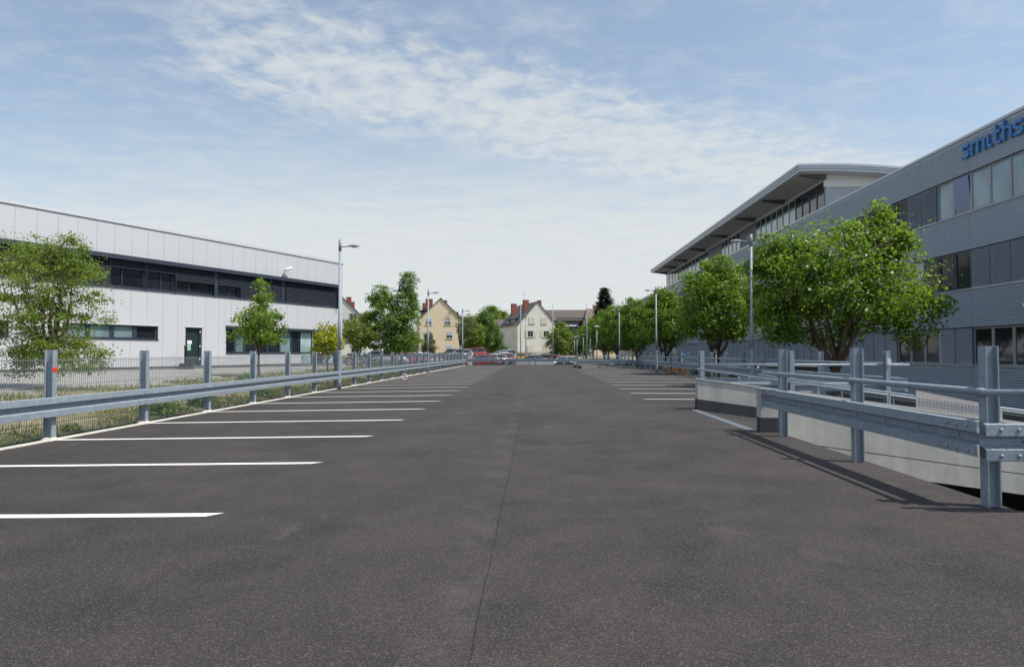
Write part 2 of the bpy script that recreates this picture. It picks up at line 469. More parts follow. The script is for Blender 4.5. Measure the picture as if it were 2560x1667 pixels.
def build_deck():
    xs = [-7.74, -2.57, 3.45, 3.70, 3.98, 9.0, 12.0]; ys = [-30, 5.62, 11.0, 15.4, 55.3, 59.6, 72.0]
    def inside(i, j):
        if i < 0 or j < 0 or i >= len(xs) - 1 or j >= len(ys) - 1: return False
        x = (xs[i] + xs[i + 1]) / 2; y = (ys[j] + ys[j + 1]) / 2
        if y < 5.62: return True
        if y < 11.0: return x < 3.98
        if y < 15.4: return x < 3.70
        if y < 55.3: return x < 9.0
        if y < 59.6: return x < 3.45
        return x < 9.0
    top = MB(); side = MB(); Z0 = -3.0
    for i in range(len(xs) - 1):
        for j in range(len(ys) - 1):
            if not inside(i, j): continue
            a, b, c, d = xs[i], xs[i + 1], ys[j], ys[j + 1]; za, zb = deck_z(a), deck_z(b)
            top.add([(a, c, za), (b, c, zb), (b, d, zb), (a, d, za)], [(0, 1, 2, 3)])
            q = []
            if not inside(i - 1, j): q.append([(a, d), (a, c)])
            if not inside(i + 1, j): q.append([(b, c), (b, d)])
            if not inside(i, j - 1): q.append([(a, c), (b, c)])
            if not inside(i, j + 1): q.append([(b, d), (a, d)])
            for (p0, p1) in q:
                side.add([(p0[0], p0[1], Z0), (p1[0], p1[1], Z0), (p1[0], p1[1], deck_z(p1[0])), (p0[0], p0[1], deck_z(p0[0]))], [(0, 1, 2, 3)])
    dk = kind(top.build('parking_deck', 'asphalt'), 'structure')
    side.build('deck_side', 'concrete', dk)
    rnd = random.Random(11)
    # painted bay lines, one object each
    for k in range(27):
        y = 5.25 + 2.5 * k
        if y > 70: break
        l = MB(); w = 0.06; z = 0.004
        n = 14; pts0 = []; pts1 = []
        for i in range(n + 1):
            x = -7.56 + (7.56 - 2.57) * i / n
            sk = 0.05 if i == n else 0
            jj = rnd.uniform(-0.004, 0.004)
            pts0.append((x - sk, y - w + jj, deck_z(x) + z)); pts1.append((x + sk, y + w + rnd.uniform(-0.004, 0.004), deck_z(x) + z))
        l.add(pts0 + pts1, [(i, i + 1, n + 2 + i, n + 1 + i) for i in range(n)])
        l.build('bay_line', 'line_paint', dk)
    for k in range(14):
        y = 18.72 + 2.69 * k
        if y > 54.6: break
        l = MB(); x0, x1 = 3.06, 8.55
        l.add([(x0 + 0.05, y - 0.055, 0.004), (x1, y - 0.055, 0.004), (x1, y + 0.055, 0.004), (x0 - 0.05, y + 0.055, 0.004)], [(0, 1, 2, 3)])
        l.build('bay_line', 'line_paint', dk)
    # pale upstand along the bank side
    e = MB(); e.sweep([(-0.05, -0.1), (0.05, -0.1), (0.045, 0.018), (-0.045, 0.022)], [(-7.61, y, deck_z(-7.61)) for y in np.arange(-6, 72.1, 2.0)], (1, 0, 0), (0, 0, 1))
    e.build('edge_strip', 'edge_kerb', dk)
    # paving seam, slightly ragged
    sm = MB(); a = []; b = []; x = -0.28
    ysn = np.concatenate([np.arange(1.5, 14, 0.05), np.arange(14, 70, 0.4)])
    for y in ysn:
        x += rnd.uniform(-0.0035, 0.0035); x = x * 0.95 + -0.28 * 0.05
        w = rnd.uniform(0.001, 0.0058) if y < 14 else rnd.uniform(0.002, 0.006)
        a.append((x - w, y, 0.003)); b.append((x + w, y, 0.003))
    n = len(a); sm.add(a + b, [(i, n + i, n + i + 1, i + 1) for i in range(n - 1)])
    sm.build('paving_seam', 'seam', dk)
    # steel movement joint where the ramp leaves the deck
    for dx in (-0.05, 0.03):
        MB().box(3.62 + dx, 3.655 + dx, 11.22, 15.2, -0.01, 0.007).build('joint_strip', 'galvanised', dk)
    MB().box(3.615, 3.645, 11.22, 15.2, -0.01, 0.003).build('joint_gap', 'seam', dk)
    # thin joint towards the lower right corner
    MB().add([(3.98, 5.55, 0.003), (4.0, 5.55, 0.003), (4.6, -2, 0.003), (4.585, -2, 0.003)], [(0, 3, 2, 1)]).build('paving_seam', 'seam', dk)
    return dk


DECK = build_deck()

# ------------------------------------------------------------------ guard rails
WPROF = [(0.045, 0.155), (0.080, 0.146), (0.083, 0.056), (0.006, 0.030), (0.006, -0.030), (0.083, -0.056), (0.080, -0.146), (0.045, -0.155)]
WPROF = WPROF + [(u - 0.006, w * 0.985) for (u, w) in WPROF[::-1]]


def i_post(h, d=0.14, w=0.10, t=0.012):
    """steel I section, flanges facing +-x"""
    m = MB()
    m.box(-d / 2, -d / 2 + t, -w / 2, w / 2, 0, h).box(d / 2 - t, d / 2, -w / 2, w / 2, 0, h)
    m.box(-d / 2 + t, d / 2 - t, -0.006, 0.006, 0, h - 0.003)
    return m.mesh('post', 'galvanised')


POST = i_post(1.35); POST_L = i_post(1.43); POST_N = i_post(1.36, 0.11, 0.10)
BOLT = MB().lathe([(0.016, 0), (0.016, 0.006), (0.009, 0.014)], 8).mesh('bolt', 'rim')
SEAL = MB().hexa([(-0.10, -0.09, 0), (0.10, -0.09, 0), (0.10, 0.09, 0), (-0.10, 0.09, 0)],
                 [(-0.075, -0.055, 0.05), (0.075, -0.055, 0.05), (0.075, 0.055, 0.05), (-0.075, 0.055, 0.05)]).mesh('seal', 'sealant')


def guardrail(label, p0, p1, nrm, zc, posts, zbase, post_me, tube=None, group=None, seal=False, bolts=0, off=0.075, tube_over=0.0, sect=5.0):
    """beam from p0 to p1 (xy, on the post line); nrm: side the beam is fixed on"""
    g = thing('guardrail', label, 'guardrail', (p0[0], p0[1], zbase), 0, group)
    dx, dy = p1[0] - p0[0], p1[1] - p0[1]; L = math.hypot(dx, dy); tx, ty = dx / L, dy / L
    un = (nrm[0], nrm[1], 0)
    B = (p0[0] + nrm[0] * off, p0[1] + nrm[1] * off)
    ns = max(1, round(L / sect))
    for k in range(ns):
        a, b = L * k / ns, L * (k + 1) / ns
        z = zc + (0.0035 if k % 2 else 0)
        m = MB().sweep(WPROF, [(B[0] + tx * a, B[1] + ty * a, z), (B[0] + tx * b, B[1] + ty * b, z)], un, (0, 0, 1))
        wbuild(m, 'beam', 'galvanised', g)
    ang = math.atan2(nrm[1], nrm[0])
    for s in posts:
        x, y = p0[0] + tx * s, p0[1] + ty * s
        o = link('post', post_me, g, (x - p0[0], y - p0[1], 0)); o.rotation_euler = (0, 0, ang)
        if seal: q = link('base_seal', SEAL, g, (x - p0[0], y - p0[1], 0.001)); q.rotation_euler = (0, 0, ang)
    if tube:
        q = MB().tube([(B[0] + tx * -tube_over + nrm[0] * 0.03, B[1] + ty * -tube_over + nrm[1] * 0.03, tube), (B[0] + tx * (L + 0.02) + nrm[0] * 0.03, B[1] + ty * (L + 0.02) + nrm[1] * 0.03, tube)], 0.030, 10)
        wbuild(q, 'handrail', 'galvanised', g, True)
        for s in posts:
            x, y = p0[0] + tx * s, p0[1] + ty * s
            wbuild(MB().box(x + nrm[0] * 0.07 - 0.02, x + nrm[0] * 0.105 + 0.02, y + nrm[1] * 0.07 - 0.02, y + nrm[1] * 0.105 + 0.02, tube - 0.05, tube - 0.028), 'bracket', 'galvanised_dull', g)
    if bolts:
        for s in ([0.12, 0.26, 0.40] + [L - 0.10, L - 0.24, L - 0.38] if L < 20 else [k * 4.95 + q for k in range(1, 8) for q in (-0.12, 0.12)]):
            for dz in (-0.105, 0.105):
                o = link('bolt', BOLT, g, (B[0] + tx * s + nrm[0] * 0.0835 - p0[0], B[1] + ty * s + nrm[1] * 0.0835 - p0[1], zc + dz - zbase)); o.rotation_euler = (0, R_(90), ang)
    for k in range(bolts):  # pale heads stand in for slots with bright background showing through
        s = 0.35 + k * 0.62
        if s > L: break
        o = link('bolt', BOLT, g, (B[0] + tx * s + nrm[0] * 0.009 - p0[0], B[1] + ty * s + nrm[1] * 0.009 - p0[1], zc - zbase))
        o.rotation_euler = (0, R_(90), ang)
    return g


LX = -7.66
guardrail('long galvanised guardrail with tall steel posts along the grassy left deck edge', (LX, 2.69), (LX, 72), (1, 0), 0.45,
          [0.0 + 2.5 * k for k in range(28)], deck_z(LX) , POST_L, seal=True, bolts=28)
guardrail('near galvanised guardrail with tube handrail beside the ramp pit', (3.86, 5.70), (3.86, 11.02), (-1, 0), 0.575, [0.07, 2.38, 4.76], 0.0, POST_N, tube=0.975, bolts=9, tube_over=0.02)
guardrail('guardrail turning off to the right edge of the picture at the corner post', (3.65, 5.655), (9.2, 5.655), (0, -1), 0.572, [2.6, 5.1], 0.0, POST_N, tube=0.975, bolts=4)
guardrail('guardrail running behind the near ramp wall across the right bays', (3.90, 15.72), (8.75, 15.72), (0, 1), 0.56, [0.02, 2.1, 4.3], 0.0, POST, tube=1.02)
guardrail('guardrail along the far right deck edge in front of the tree row', (8.80, 16.0), (8.80, 55.0), (-1, 0), 0.56, [2.2 + 2.5 * k for k in range(15)], 0.0, POST, tube=1.03)
guardrail('guardrail across the bays in front of the distant second ramp', (3.45, 55.1), (8.70, 55.1), (0, -1), 0.56, [0.05, 2.55, 5.1], 0.0, POST, tube=1.02)
guardrail('far guardrail closing the end of the deck', (-7.55, 71.8), (8.8, 71.8), (0, -1), 0.52, [0.1 + 2.5 * k for k in range(7)], 0.0, POST)
guardrail('short guardrail beyond the second ramp at the right end of the deck', (8.8, 59.9), (8.8, 71.5), (-1, 0), 0.56, [0.2 + 2.5 * k for k in range(5)], 0.0, POST, tube=1.03)

# red sticker and small white box on posts
tag(MB().box(LX + 0.071, LX + 0.076, 10.19 - 0.05, 10.19 + 0.045, 1.0, 1.07).build('sticker', 'red_tag'), 'small red sticker on the second guardrail post from the left', 'sticker')
tag(MB().box(8.16, 8.24, 15.60, 15.66, 1.02, 1.16).build('junction_box', 'white_plastic'), 'small white box on a guardrail post beside the ramp', 'box')


# ------------------------------------------------------------------ ramps
def ramp(label, wl_label, wr_label, x0, y0, y1, slope, run, zlow, railing):
    rp = MB(); zt = lambda x: -slope * (x - x0)
    xe = x0 + run
    rp.hexa([(x0, y0, -0.3), (xe, y0, zt(xe) - 0.3), (xe, y1, zt(xe) - 0.3), (x0, y1, -0.3)],
            [(x0, y0, -0.012), (xe, y0, zt(xe)), (xe, y1, zt(xe)), (x0, y1, -0.012)])
    r = kind(rp.build('ramp', 'asphalt'), 'structure')
    for (ya, yb, lab, face) in ((y0 - 0.22, y0 - 0.004, wl_label, y0 - 0.22), (y1 + 0.004, y1 + 0.22, wr_label, y1)):
        w = thing('ramp_wall', lab, 'wall', (x0, ya, zlow))
        t0, b0 = 0.70, -0.42
        wbuild(MB().hexa([(x0 + 0.02, ya, b0), (xe, ya, zt(xe) + b0), (xe, yb, zt(xe) + b0), (x0 + 0.02, yb, b0)],
                         [(x0 + 0.02, ya, t0 - 0.80), (xe, ya, zt(xe) + t0 - 0.80), (xe, yb, zt(xe) + t0 - 0.80), (x0 + 0.02, yb, t0 - 0.80)]), 'lower_course', 'concrete', w)
        wbuild(MB().hexa([(x0 + 0.02, ya + 0.012, t0 - 0.80), (xe, ya + 0.012, zt(xe) + t0 - 0.80), (xe, yb - 0.012, zt(xe) + t0 - 0.80), (x0 + 0.02, yb - 0.012, t0 - 0.80)],
                         [(x0 + 0.02, ya + 0.012, t0 - 0.785), (xe, ya + 0.012, zt(xe) + t0 - 0.785), (xe, yb - 0.012, zt(xe) + t0 - 0.785), (x0 + 0.02, yb - 0.012, t0 - 0.785)]), 'joint', 'bitumen', w)
        wbuild(MB().hexa([(x0 + 0.02, ya, t0 - 0.785), (xe, ya, zt(xe) + t0 - 0.785), (xe, yb, zt(xe) + t0 - 0.785), (x0 + 0.02, yb, t0 - 0.785)],
                         [(x0 + 0.02, ya, t0), (xe, ya, zt(xe) + t0), (xe, yb, zt(xe) + t0), (x0 + 0.02, yb, t0)]), 'upper_course', 'concrete', w)
        wbuild(MB().hexa([(x0 + 0.0, ya - 0.02, t0 + 0.003), (xe, ya - 0.02, zt(xe) + t0 + 0.003), (xe, yb + 0.02, zt(xe) + t0 + 0.003), (x0, yb + 0.02, t0 + 0.003)],
                         [(x0 + 0.0, ya - 0.02, t0 + 0.03), (xe, ya - 0.02, zt(xe) + t0 + 0.03), (xe, yb + 0.02, zt(xe) + t0 + 0.03), (x0, yb + 0.02, t0 + 0.03)]), 'coping', 'concrete_pale', w)
        if face == y1:     # bitumen coat along the foot of the far wall
            wbuild(MB().hexa([(x0 + 0.02, ya - 0.006, 0.0), (xe, ya - 0.006, zt(xe)), (xe, ya - 0.001, zt(xe)), (x0 + 0.02, ya - 0.001, 0.0)],
                             [(x0 + 0.02, ya - 0.006, 0.25), (xe, ya - 0.006, zt(xe) + 0.25), (xe, ya - 0.001, zt(xe) + 0.25), (x0 + 0.02, ya - 0.001, 0.25)]), 'bitumen_coat', 'bitumen', w)
            wbuild(MB().box(x0 + 0.006, x0 + 0.017, ya - 0.006, yb + 0.002, 0.0, 0.25), 'bitumen_coat', 'bitumen', w)
        else:
            wbuild(MB().box(x0 + 0.004, x0 + 0.42, ya - 0.007, yb - 0.06, 0.002, 0.24), 'bitumen_coat', 'bitumen', w)
        if railing:
            h = 0.23; n = int(run / 1.15); ym = (ya + yb) / 2
            wbuild(MB().tube([(x0 + 0.03, ym, t0 + h), (xe, ym, zt(xe) + t0 + h)], 0.022, 8), 'handrail', 'galvanised', w, True)
            for k in range(n):
                x = x0 + 1.0 + k * 1.15
                wbuild(MB().tube([(x, ym, zt(x) + t0 + 0.02), (x, ym, zt(x) + t0 + h)], 0.011, 6), 'upright', 'galvanised', w)
    return r


ramp('', 'near concrete wall of the ramp sloping down to the right', 'far concrete wall of the near ramp, dark bitumen along its foot', 3.68, 11.22, 15.2, 0.135, 9.3, -1.2, True)
ramp('', 'concrete wall facing the bays at the distant second ramp', 'back wall of the distant second ramp', 3.43, 55.55, 59.35, 0.135, 9.3, -1.2, False)

# wire mesh infill panel beside the ramp railing
g = thing('mesh_panel', 'pale fine grid panel on the near ramp railing behind the near guardrail', 'panel', (6.25, 11.1, 0.3))
tz = lambda x: 0.735 - 0.135 * (x - 3.68)
m = MB(); m.hexa([(6.25, 11.085, tz(6.25) + 0.006), (7.62, 11.085, tz(7.62) + 0.006), (7.62, 11.10, tz(7.62) + 0.006), (6.25, 11.10, tz(6.25) + 0.006)],
                 [(6.25, 11.085, tz(6.25) + 0.30), (7.62, 11.085, tz(7.62) + 0.21), (7.62, 11.10, tz(7.62) + 0.21), (6.25, 11.10, tz(6.25) + 0.30)])
simple('pink_panel', (0.52, 0.45, 0.41), 0.7, 0, 0.06); wbuild(m, 'sheet', 'pink_panel', g)
for k in range(1, 24):
    x = 6.25 + 1.37 * k / 24
    wbuild(MB().box(x - 0.003, x + 0.003, 11.074, 11.083, tz(x) + 0.01, tz(x) + 0.20), 'bar', 'blind_grey', g)
for k in range(1, 5):
    wbuild(MB().hexa([(6.25, 11.066, tz(6.25) + k * 0.045), (7.62, 11.066, tz(7.62) + k * 0.042), (7.62, 11.073, tz(7.62) + k * 0.042), (6.25, 11.073, tz(6.25) + k * 0.045)],
                     [(6.25, 11.066, tz(6.25) + k * 0.045 + 0.007), (7.62, 11.066, tz(7.62) + k * 0.042 + 0.007), (7.62, 11.073, tz(7.62) + k * 0.042 + 0.007), (6.25, 11.073, tz(6.25) + k * 0.045 + 0.007)]), 'bar', 'blind_grey', g)

# walls of the pit below the ramp, its shade put into a dark concrete colour
for (a, b, c, d, lab) in ((3.99, 12.0, 15.26, 15.38, 'retaining wall coloured dark for shade at the back of the pit under the ramp'),):
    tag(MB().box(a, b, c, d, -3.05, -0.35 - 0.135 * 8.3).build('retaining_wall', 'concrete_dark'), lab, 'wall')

# ------------------------------------------------------------------ wire mesh fence on the left
def mesh_fence():
    f = thing('wire_fence', 'grey double bar wire mesh fence behind the left guardrail', 'fence', (-7.755, 0, -0.1))
    r = 0.0027; W = 2.5
    m = MB()
    for k in range(1, 50):
        y = k * 0.05; m.box(-r, r, y - r, y + r, 0.0, 1.27)
    p = m.mesh('wire_bars', 'wire')
    h = MB()
    for k in range(7):
        z = 0.03 + k * 0.2
        h.box(-0.0105, -0.0036, 0, W, z - 0.004, z + 0.004).box(0.0036, 0.0105, 0, W, z - 0.004, z + 0.004)
    q = h.mesh('cross_wires', 'wire')
    for k in range(27):
        y = 2.69 + W * k
        link('wire_bars', p, f, (0, y, 0.05)); link('cross_wires', q, f, (0, y, 0.05))
    return f


mesh_fence()


# ------------------------------------------------------------------ lamps
def street_lamp(label, x, y, zb, top, side, group='tall lamps along the deck', head=True):
    l = thing('street_lamp', label, 'street lamp', (x, y, zb), 0, group)
    H = top - zb
    MB().lathe([(0.085, 0), (0.085, 0.3), (0.08, 1.4), (0.08, 1.42)], 12).build('pole_base', 'galvanised', l, True)
    MB().lathe([(0.066, 1.42), (0.066, 2.6), (0.05, 2.63), (0.046, H - 0.42)], 12).build('pole', 'galvanised', l, True)
    MB().lathe([(0.082, 1.40), (0.086, 1.41), (0.086, 1.45), (0.07, 1.46)], 12).build('collar', 'galvanised_dull', l, True)
    MB().lathe([(0.058, H - 0.43), (0.058, H)], 12).build('pole_head', 'galvanised_dull', l, True)
    if head:
        s = side
        MB().tube([(s * 0.05, 0, H - 0.28), (s * 0.36, 0, H - 0.255)], 0.022, 8).build('arm', 'galvanised_dull', l, True)
        m = MB()
        prof = [(0.30, 0.035, 0.02), (0.42, 0.075, 0.055), (0.55, 0.10, 0.07), (0.68, 0.085, 0.05), (0.78, 0.03, 0.018)]
        vs = []; fs = []
        for (u, hw, hh) in prof:
            zc = H - 0.255
            for (a, b) in ((-1, -0.25), (-0.7, 0.7), (0, 1), (0.7, 0.7), (1, -0.25), (0, -0.5)): vs.append((s * u, a * hw, zc + b * hh))
        n = 6
        for k in range(len(prof) - 1):
            for i in range(n): fs.append((k * n + i, k * n + (i + 1) % n, (k + 1) * n + (i + 1) % n, (k + 1) * n + i))
        fs += [tuple(range(n))[::-1], tuple(range((len(prof) - 1) * n, len(prof) * n))]
        m.add(vs, fs); hd = m.build('lamp_head', 'galvanised_dull', l, True)
        MB().box(s * 0.46, s * 0.68, -0.06, 0.06, H - 0.306, H - 0.298).build('lens', 'lamp_lens', hd)
    return l


street_lamp('tall steel street lamp at the left guardrail, nearest of the left row', -7.52, 25.1, deck_z(-7.5), 5.66, 1)
street_lamp('street lamp on the left edge in front of the beige gabled house', -7.56, 46.4, deck_z(-7.5), 5.8, 1)
street_lamp('street lamp at the far left corner of the deck', -7.60, 68.9, deck_z(-7.5), 5.95, 1)
street_lamp('street lamp in front of the largest tree on the right', 7.98, 24.6, 0, 5.68, -1)
street_lamp('street lamp on the right edge before the smaller row trees', 8.12, 44.6, 0, 5.75, -1)
street_lamp('street lamp near the far right end of the deck against the dark spruce', 8.3, 65.5, 0, 5.75, -1)

# poles on the far car park
def flagpole(label, x, y, top):
    zb = ground_h(x, y); p = thing('flagpole', label, 'flagpole', (x, y, zb), 0, 'bare flagpoles on the far car park'); H = top - zb
    MB().lathe([(0.075, 0), (0.065, H * 0.5), (0.04, H - 0.06)], 10).build('pole', 'galvanised', p, True)
    MB().lathe([(0.02, H - 0.06), (0.05, H - 0.03), (0.05, H), (0.02, H + 0.03)], 10).build('finial', 'galvanised', p, True)


flagpole('bare flagpole before the left half of the white house', -1.85, 84, 7.55)
flagpole('bare flagpole right of the white house', 2.25, 84, 7.55)
flagpole('bare flagpole before the dark spruce side, rightmost of three', 6.55, 84, 7.55)


def small_lamp(label, x, y, top, s=0.9, tilt=0, white=False):
    zb = ground_h(x, y); p = thing('car_park_lamp', label, 'street lamp', (x, y, zb), 0, 'lamps on the far car park'); H = top - zb
    MB().lathe([(0.075, 0), (0.06, H)], 10).build('pole', 'galvanised', p, True)
    MB().lathe([(0.10, H), (0.34, H + 0.05), (0.34, H + 0.12), (0.10, H + 0.17)], 14).build('lamp_head', 'white_plastic' if white else 'galvanised', p, True)


small_lamp('lamp with flat round head in front of the white gable', -1.2, 85, 6.05)
small_lamp('shorter lamp with bright white head before the row trees', 7.8, 84, 4.55, white=True)
small_lamp('thin lamp left of the green bushes in the far car park', 6.4, 108, 3.75)
small_lamp('distant thin lamp between two flagpoles, second of four', 7.0, 111, 3.95)
small_lamp('distant thin lamp close to the rightmost flagpole', 8.2, 113, 4.35)
small_lamp('distant thin lamp just right of the rightmost flagpole', 9.3, 112, 4.7)


# ------------------------------------------------------------------ left building
def left_building():
    a = R_(23.6)
    L = thing('warehouse_building', 'long pale grey metal panelled building with dark window band on the left', 'building', (-13.6, 46.8, 0.46))
    L.rotation_euler = (0, 0, math.atan2(-math.cos(a), -math.sin(a)))
    G = 0.0; z = lambda w: w - 0.46       # local heights
    S0, S1 = 0.32, 36.0
    def B(name, m, par, *b): return MB().box(*b).build(name, m, par)
    B('core', 'concrete', L, S0 + 0.05, S1, -18, -0.30, z(0.46), z(7.55))
    B('plinth', 'plinth', L, S0 + 0.03, S1, -0.30, -0.035, z(0.30), z(0.60))
    B('end_cladding', 'panel_white', L, S0, S0 + 0.048, -18, -0.004, z(0.60), z(7.60))
    B('coping', 'coping', L, S0 - 0.04, S1, -18.0, 0.05, z(7.615), z(7.76))
    B('coping_shadow_line', 'frame_grey', L, S0 - 0.02, S1, -0.25, 0.025, z(7.585), z(7.612))  # grey strip standing in for the shadow line below the coping
    # cladding panels, openings cut away
    openings = [(1.0, S1 + 1, 4.50, 6.06), (14.62, 19.35, 1.98, 2.67), (11.97, 13.02, 0.40, 2.68), (4.36, 10.36, 1.27, 2.72), (0.90, 4.36, 0.40, 2.84), (21.5, 28, 1.98, 2.67)]
    def sub(r, o):
        s0, s1, z0, z1 = r; a0, a1, b0, b1 = o
        if a0 >= s1 or a1 <= s0 or b0 >= z1 or b1 <= z0: return [r]
        out = []
        if b0 > z0: out.append((s0, s1, z0, b0))
        if b1 < z1: out.append((s0, s1, b1, z1))
        lo, hi = max(z0, b0), min(z1, b1)
        if a0 > s0: out.append((s0, a0, lo, hi))
        if a1 < s1: out.append((a1, s1, lo, hi))
        return out
    s = S0 + 0.054; w = 0.875
    while s < S1 - 0.3:
        rs = [(s, s + w, 0.60, 7.58)]
        for o in openings: rs = sum([sub(r, o) for r in rs], [])
        for (a0, a1, b0, b1) in rs:
            if a1 - a0 < 0.03 or b1 - b0 < 0.03: continue
            g0 = 0.005 if abs(a0 - s) < 1e-6 else 0; g1 = 0.005 if abs(a1 - s - w) < 1e-6 else 0
            B('panel', 'panel_white', L, a0 + g0, a1 - g1, -0.08, 0.0, z(b0), z(b1))
        s += w
    B('panel_backing', 'frame_grey', L, S0 + 0.06, S1, -0.13, -0.09, z(6.07), z(7.5))
    B('panel_backing', 'frame_grey', L, 14.0, S1, -0.13, -0.09, z(2.69), z(4.49))
    B('panel_backing', 'frame_grey', L, S0 + 0.06, 14.0, -0.13, -0.09, z(2.86), z(4.49))
    # upper ribbon of windows
    B('band_recess', 'anthracite', L, 1.0, S1, -0.298, -0.26, z(4.45), z(6.1))
    B('sun_hood', 'anthracite', L, 0.92, S1, -0.1, 0.24, z(5.86), z(6.07))
    B('sill', 'anthracite', L, 1.0, S1, -0.2, 0.05, z(4.46), z(4.53))
    B('side_guard', 'anthracite', L, 0.92, 0.99, -0.1, 0.22, z(4.40), z(5.858))
    segs = [(1.1, 3.32, 1.0), (3.32, 5.83, 1.0), (6.16, 7.75, 1.0), (7.75, 9.37, 1.0), (9.37, 10.94, 0.52), (11.22, 13.67, 0.52), (13.67, 15.34, 0.33), (15.34, 17.23, 0.33),
            (17.23, 18.9, 1.0), (18.9, 20.5, 1.0), (20.8, 22.4, 0.75), (22.4, 24.2, 1.0), (24.4, 27, 1.0), (27, 30, 0.5), (30, 33, 1.0)]
    for i, (a0, a1, bl) in enumerate(segs):
        fr = MB(); zb, zt = z(4.53), z(5.86)
        fr.box(a0 + 0.01, a0 + 0.08, -0.24, -0.14, zb, zt).box(a1 - 0.08, a1 - 0.01, -0.24, -0.14, zb, zt)
        fr.box(a0 + 0.08, a1 - 0.08, -0.24, -0.14, zb, zb + 0.07).box(a0 + 0.08, a1 - 0.08, -0.24, -0.14, zt - 0.07, zt)
        mid = a0 + (a1 - a0) * (0.62 if i % 2 else 0.45); fr.box(mid - 0.03, mid + 0.03, -0.235, -0.145, zb + 0.07, zt - 0.07)
        wv = fr.build('window', 'anthracite', L)
        B('pane', 'glass_dark', wv, a0 + 0.08, mid - 0.03, -0.205, -0.195, zb + 0.07, zt - 0.07)
        B('pane', 'glass_dark', wv, mid + 0.03, a1 - 0.08, -0.205, -0.195, zb + 0.07, zt - 0.07)
        sl_ = MB(); hb = (zt - 0.02 - (zb - 0.06)) * bl; n = int(hb / 0.078)
        for k in range(n):
            zz = zt - 0.03 - k * 0.078
            sl_.add([(a0 + 0.03, -0.03, zz), (a1 - 0.03, -0.03, zz), (a1 - 0.03, 0.045, zz - 0.05), (a0 + 0.03, 0.045, zz - 0.05),
                     (a0 + 0.03, -0.03, zz + 0.006), (a1 - 0.03, -0.03, zz + 0.006), (a1 - 0.03, 0.045, zz - 0.044), (a0 + 0.03, 0.045, zz - 0.044)],
                    [(3, 2, 1, 0), (4, 5, 6, 7), (0, 1, 5, 4), (1, 2, 6, 5), (2, 3, 7, 6), (3, 0, 4, 7)])
        bo = sl_.build('blind', 'blind_dark', wv)
        B('guide', 'anthracite', wv, a0 - 0.012, a0 + 0.018, -0.05, 0.06, zb - (0.10 if bl < 1 else 0.02), zt)
    B('mullion_panel', 'anthracite', L, 5.84, 6.14, -0.12, 0.0, z(4.535), z(5.855))
    B('mullion_panel', 'anthracite', L, 10.95, 11.20, -0.12, 0.0, z(4.535), z(5.855))
    # low strip windows
    for (A0, A1, n) in ((14.62, 19.35, 4), (21.5, 28, 5)):
        B('strip_recess', 'anthracite', L, A0, A1, -0.298, -0.2, z(1.98), z(2.67))
        B('sill', 'anthracite', L, A0 - 0.03, A1 + 0.03, -0.1, 0.045, z(1.955), z(1.985))
        B('lintel', 'coping', L, A0 - 0.04, A1 + 0.04, -0.02, 0.03, z(2.672), z(2.70))
        for k in range(n):
            a0 = A0 + 0.03 + (A1 - A0 - 0.06) * k / n; a1 = A0 + 0.03 + (A1 - A0 - 0.06) * (k + 1) / n; zb, zt = z(2.0), z(2.65)
            fr = MB().box(a0, a0 + 0.10, -0.19, -0.1, zb, zt).box(a1 - 0.10, a1, -0.19, -0.1, zb, zt).box(a0 + 0.1, a1 - 0.1, -0.19, -0.1, zb, zb + 0.06).box(a0 + 0.1, a1 - 0.1, -0.19, -0.1, zt - 0.05, zt)
            wv = fr.build('window', 'anthracite', L)
            B('pane', 'glass_frost' if k else 'glass_dark', wv, a0 + 0.1, a1 - 0.1, -0.16, -0.15, zb + 0.06, zt - 0.05)
    # door with notices
    B('door_recess', 'anthracite', L, 11.97, 13.02, -0.298, -0.2, z(0.46), z(2.68))
    dr = B('door', 'door_green', L, 12.10, 12.96, -0.19, -0.13, z(0.50), z(2.60))
    MB().box(12.0, 12.09, -0.19, -0.06, z(0.5), z(2.66)).box(12.965, 13.0, -0.19, -0.06, z(0.5), z(2.66)).box(12.0, 13.0, -0.19, -0.06, z(2.605), z(2.67)).build('door_frame', 'anthracite', dr)
    B('notice', 'paper', dr, 12.52, 12.80, -0.128, -0.124, z(1.78), z(1.98))
    B('notice', 'paper_green', dr, 12.58, 12.79, -0.128, -0.124, z(1.44), z(1.76))
    MB().tube([(12.86, -0.13, z(1.40)), (12.86, -0.07, z(1.40)), (12.97, -0.07, z(1.40))], 0.012, 6).build('handle', 'rim', dr)
    for hz in (0.9, 1.62, 2.42): B('hinge', 'white_plastic', dr, 12.03, 12.09, -0.058, -0.045, z(hz), z(hz + 0.09))
    B('door_head', 'coping', L, 11.92, 13.07, -0.02, 0.04, z(2.682), z(2.715))
    # ground floor window row and glazed entrance
    B('recess', 'anthracite', L, 0.92, 10.36, -0.298, -0.26, z(0.46), z(2.84))
    B('sun_hood', 'anthracite', L, 0.90, 10.40, -0.1, 0.10, z(2.70), z(2.86))
    B('sill', 'anthracite', L, 4.36, 10.36, -0.2, 0.05, z(1.25), z(1.30))
    xs_ = [4.40, 5.1, 6.1, 7.1, 8.0, 8.9, 9.6, 10.33]
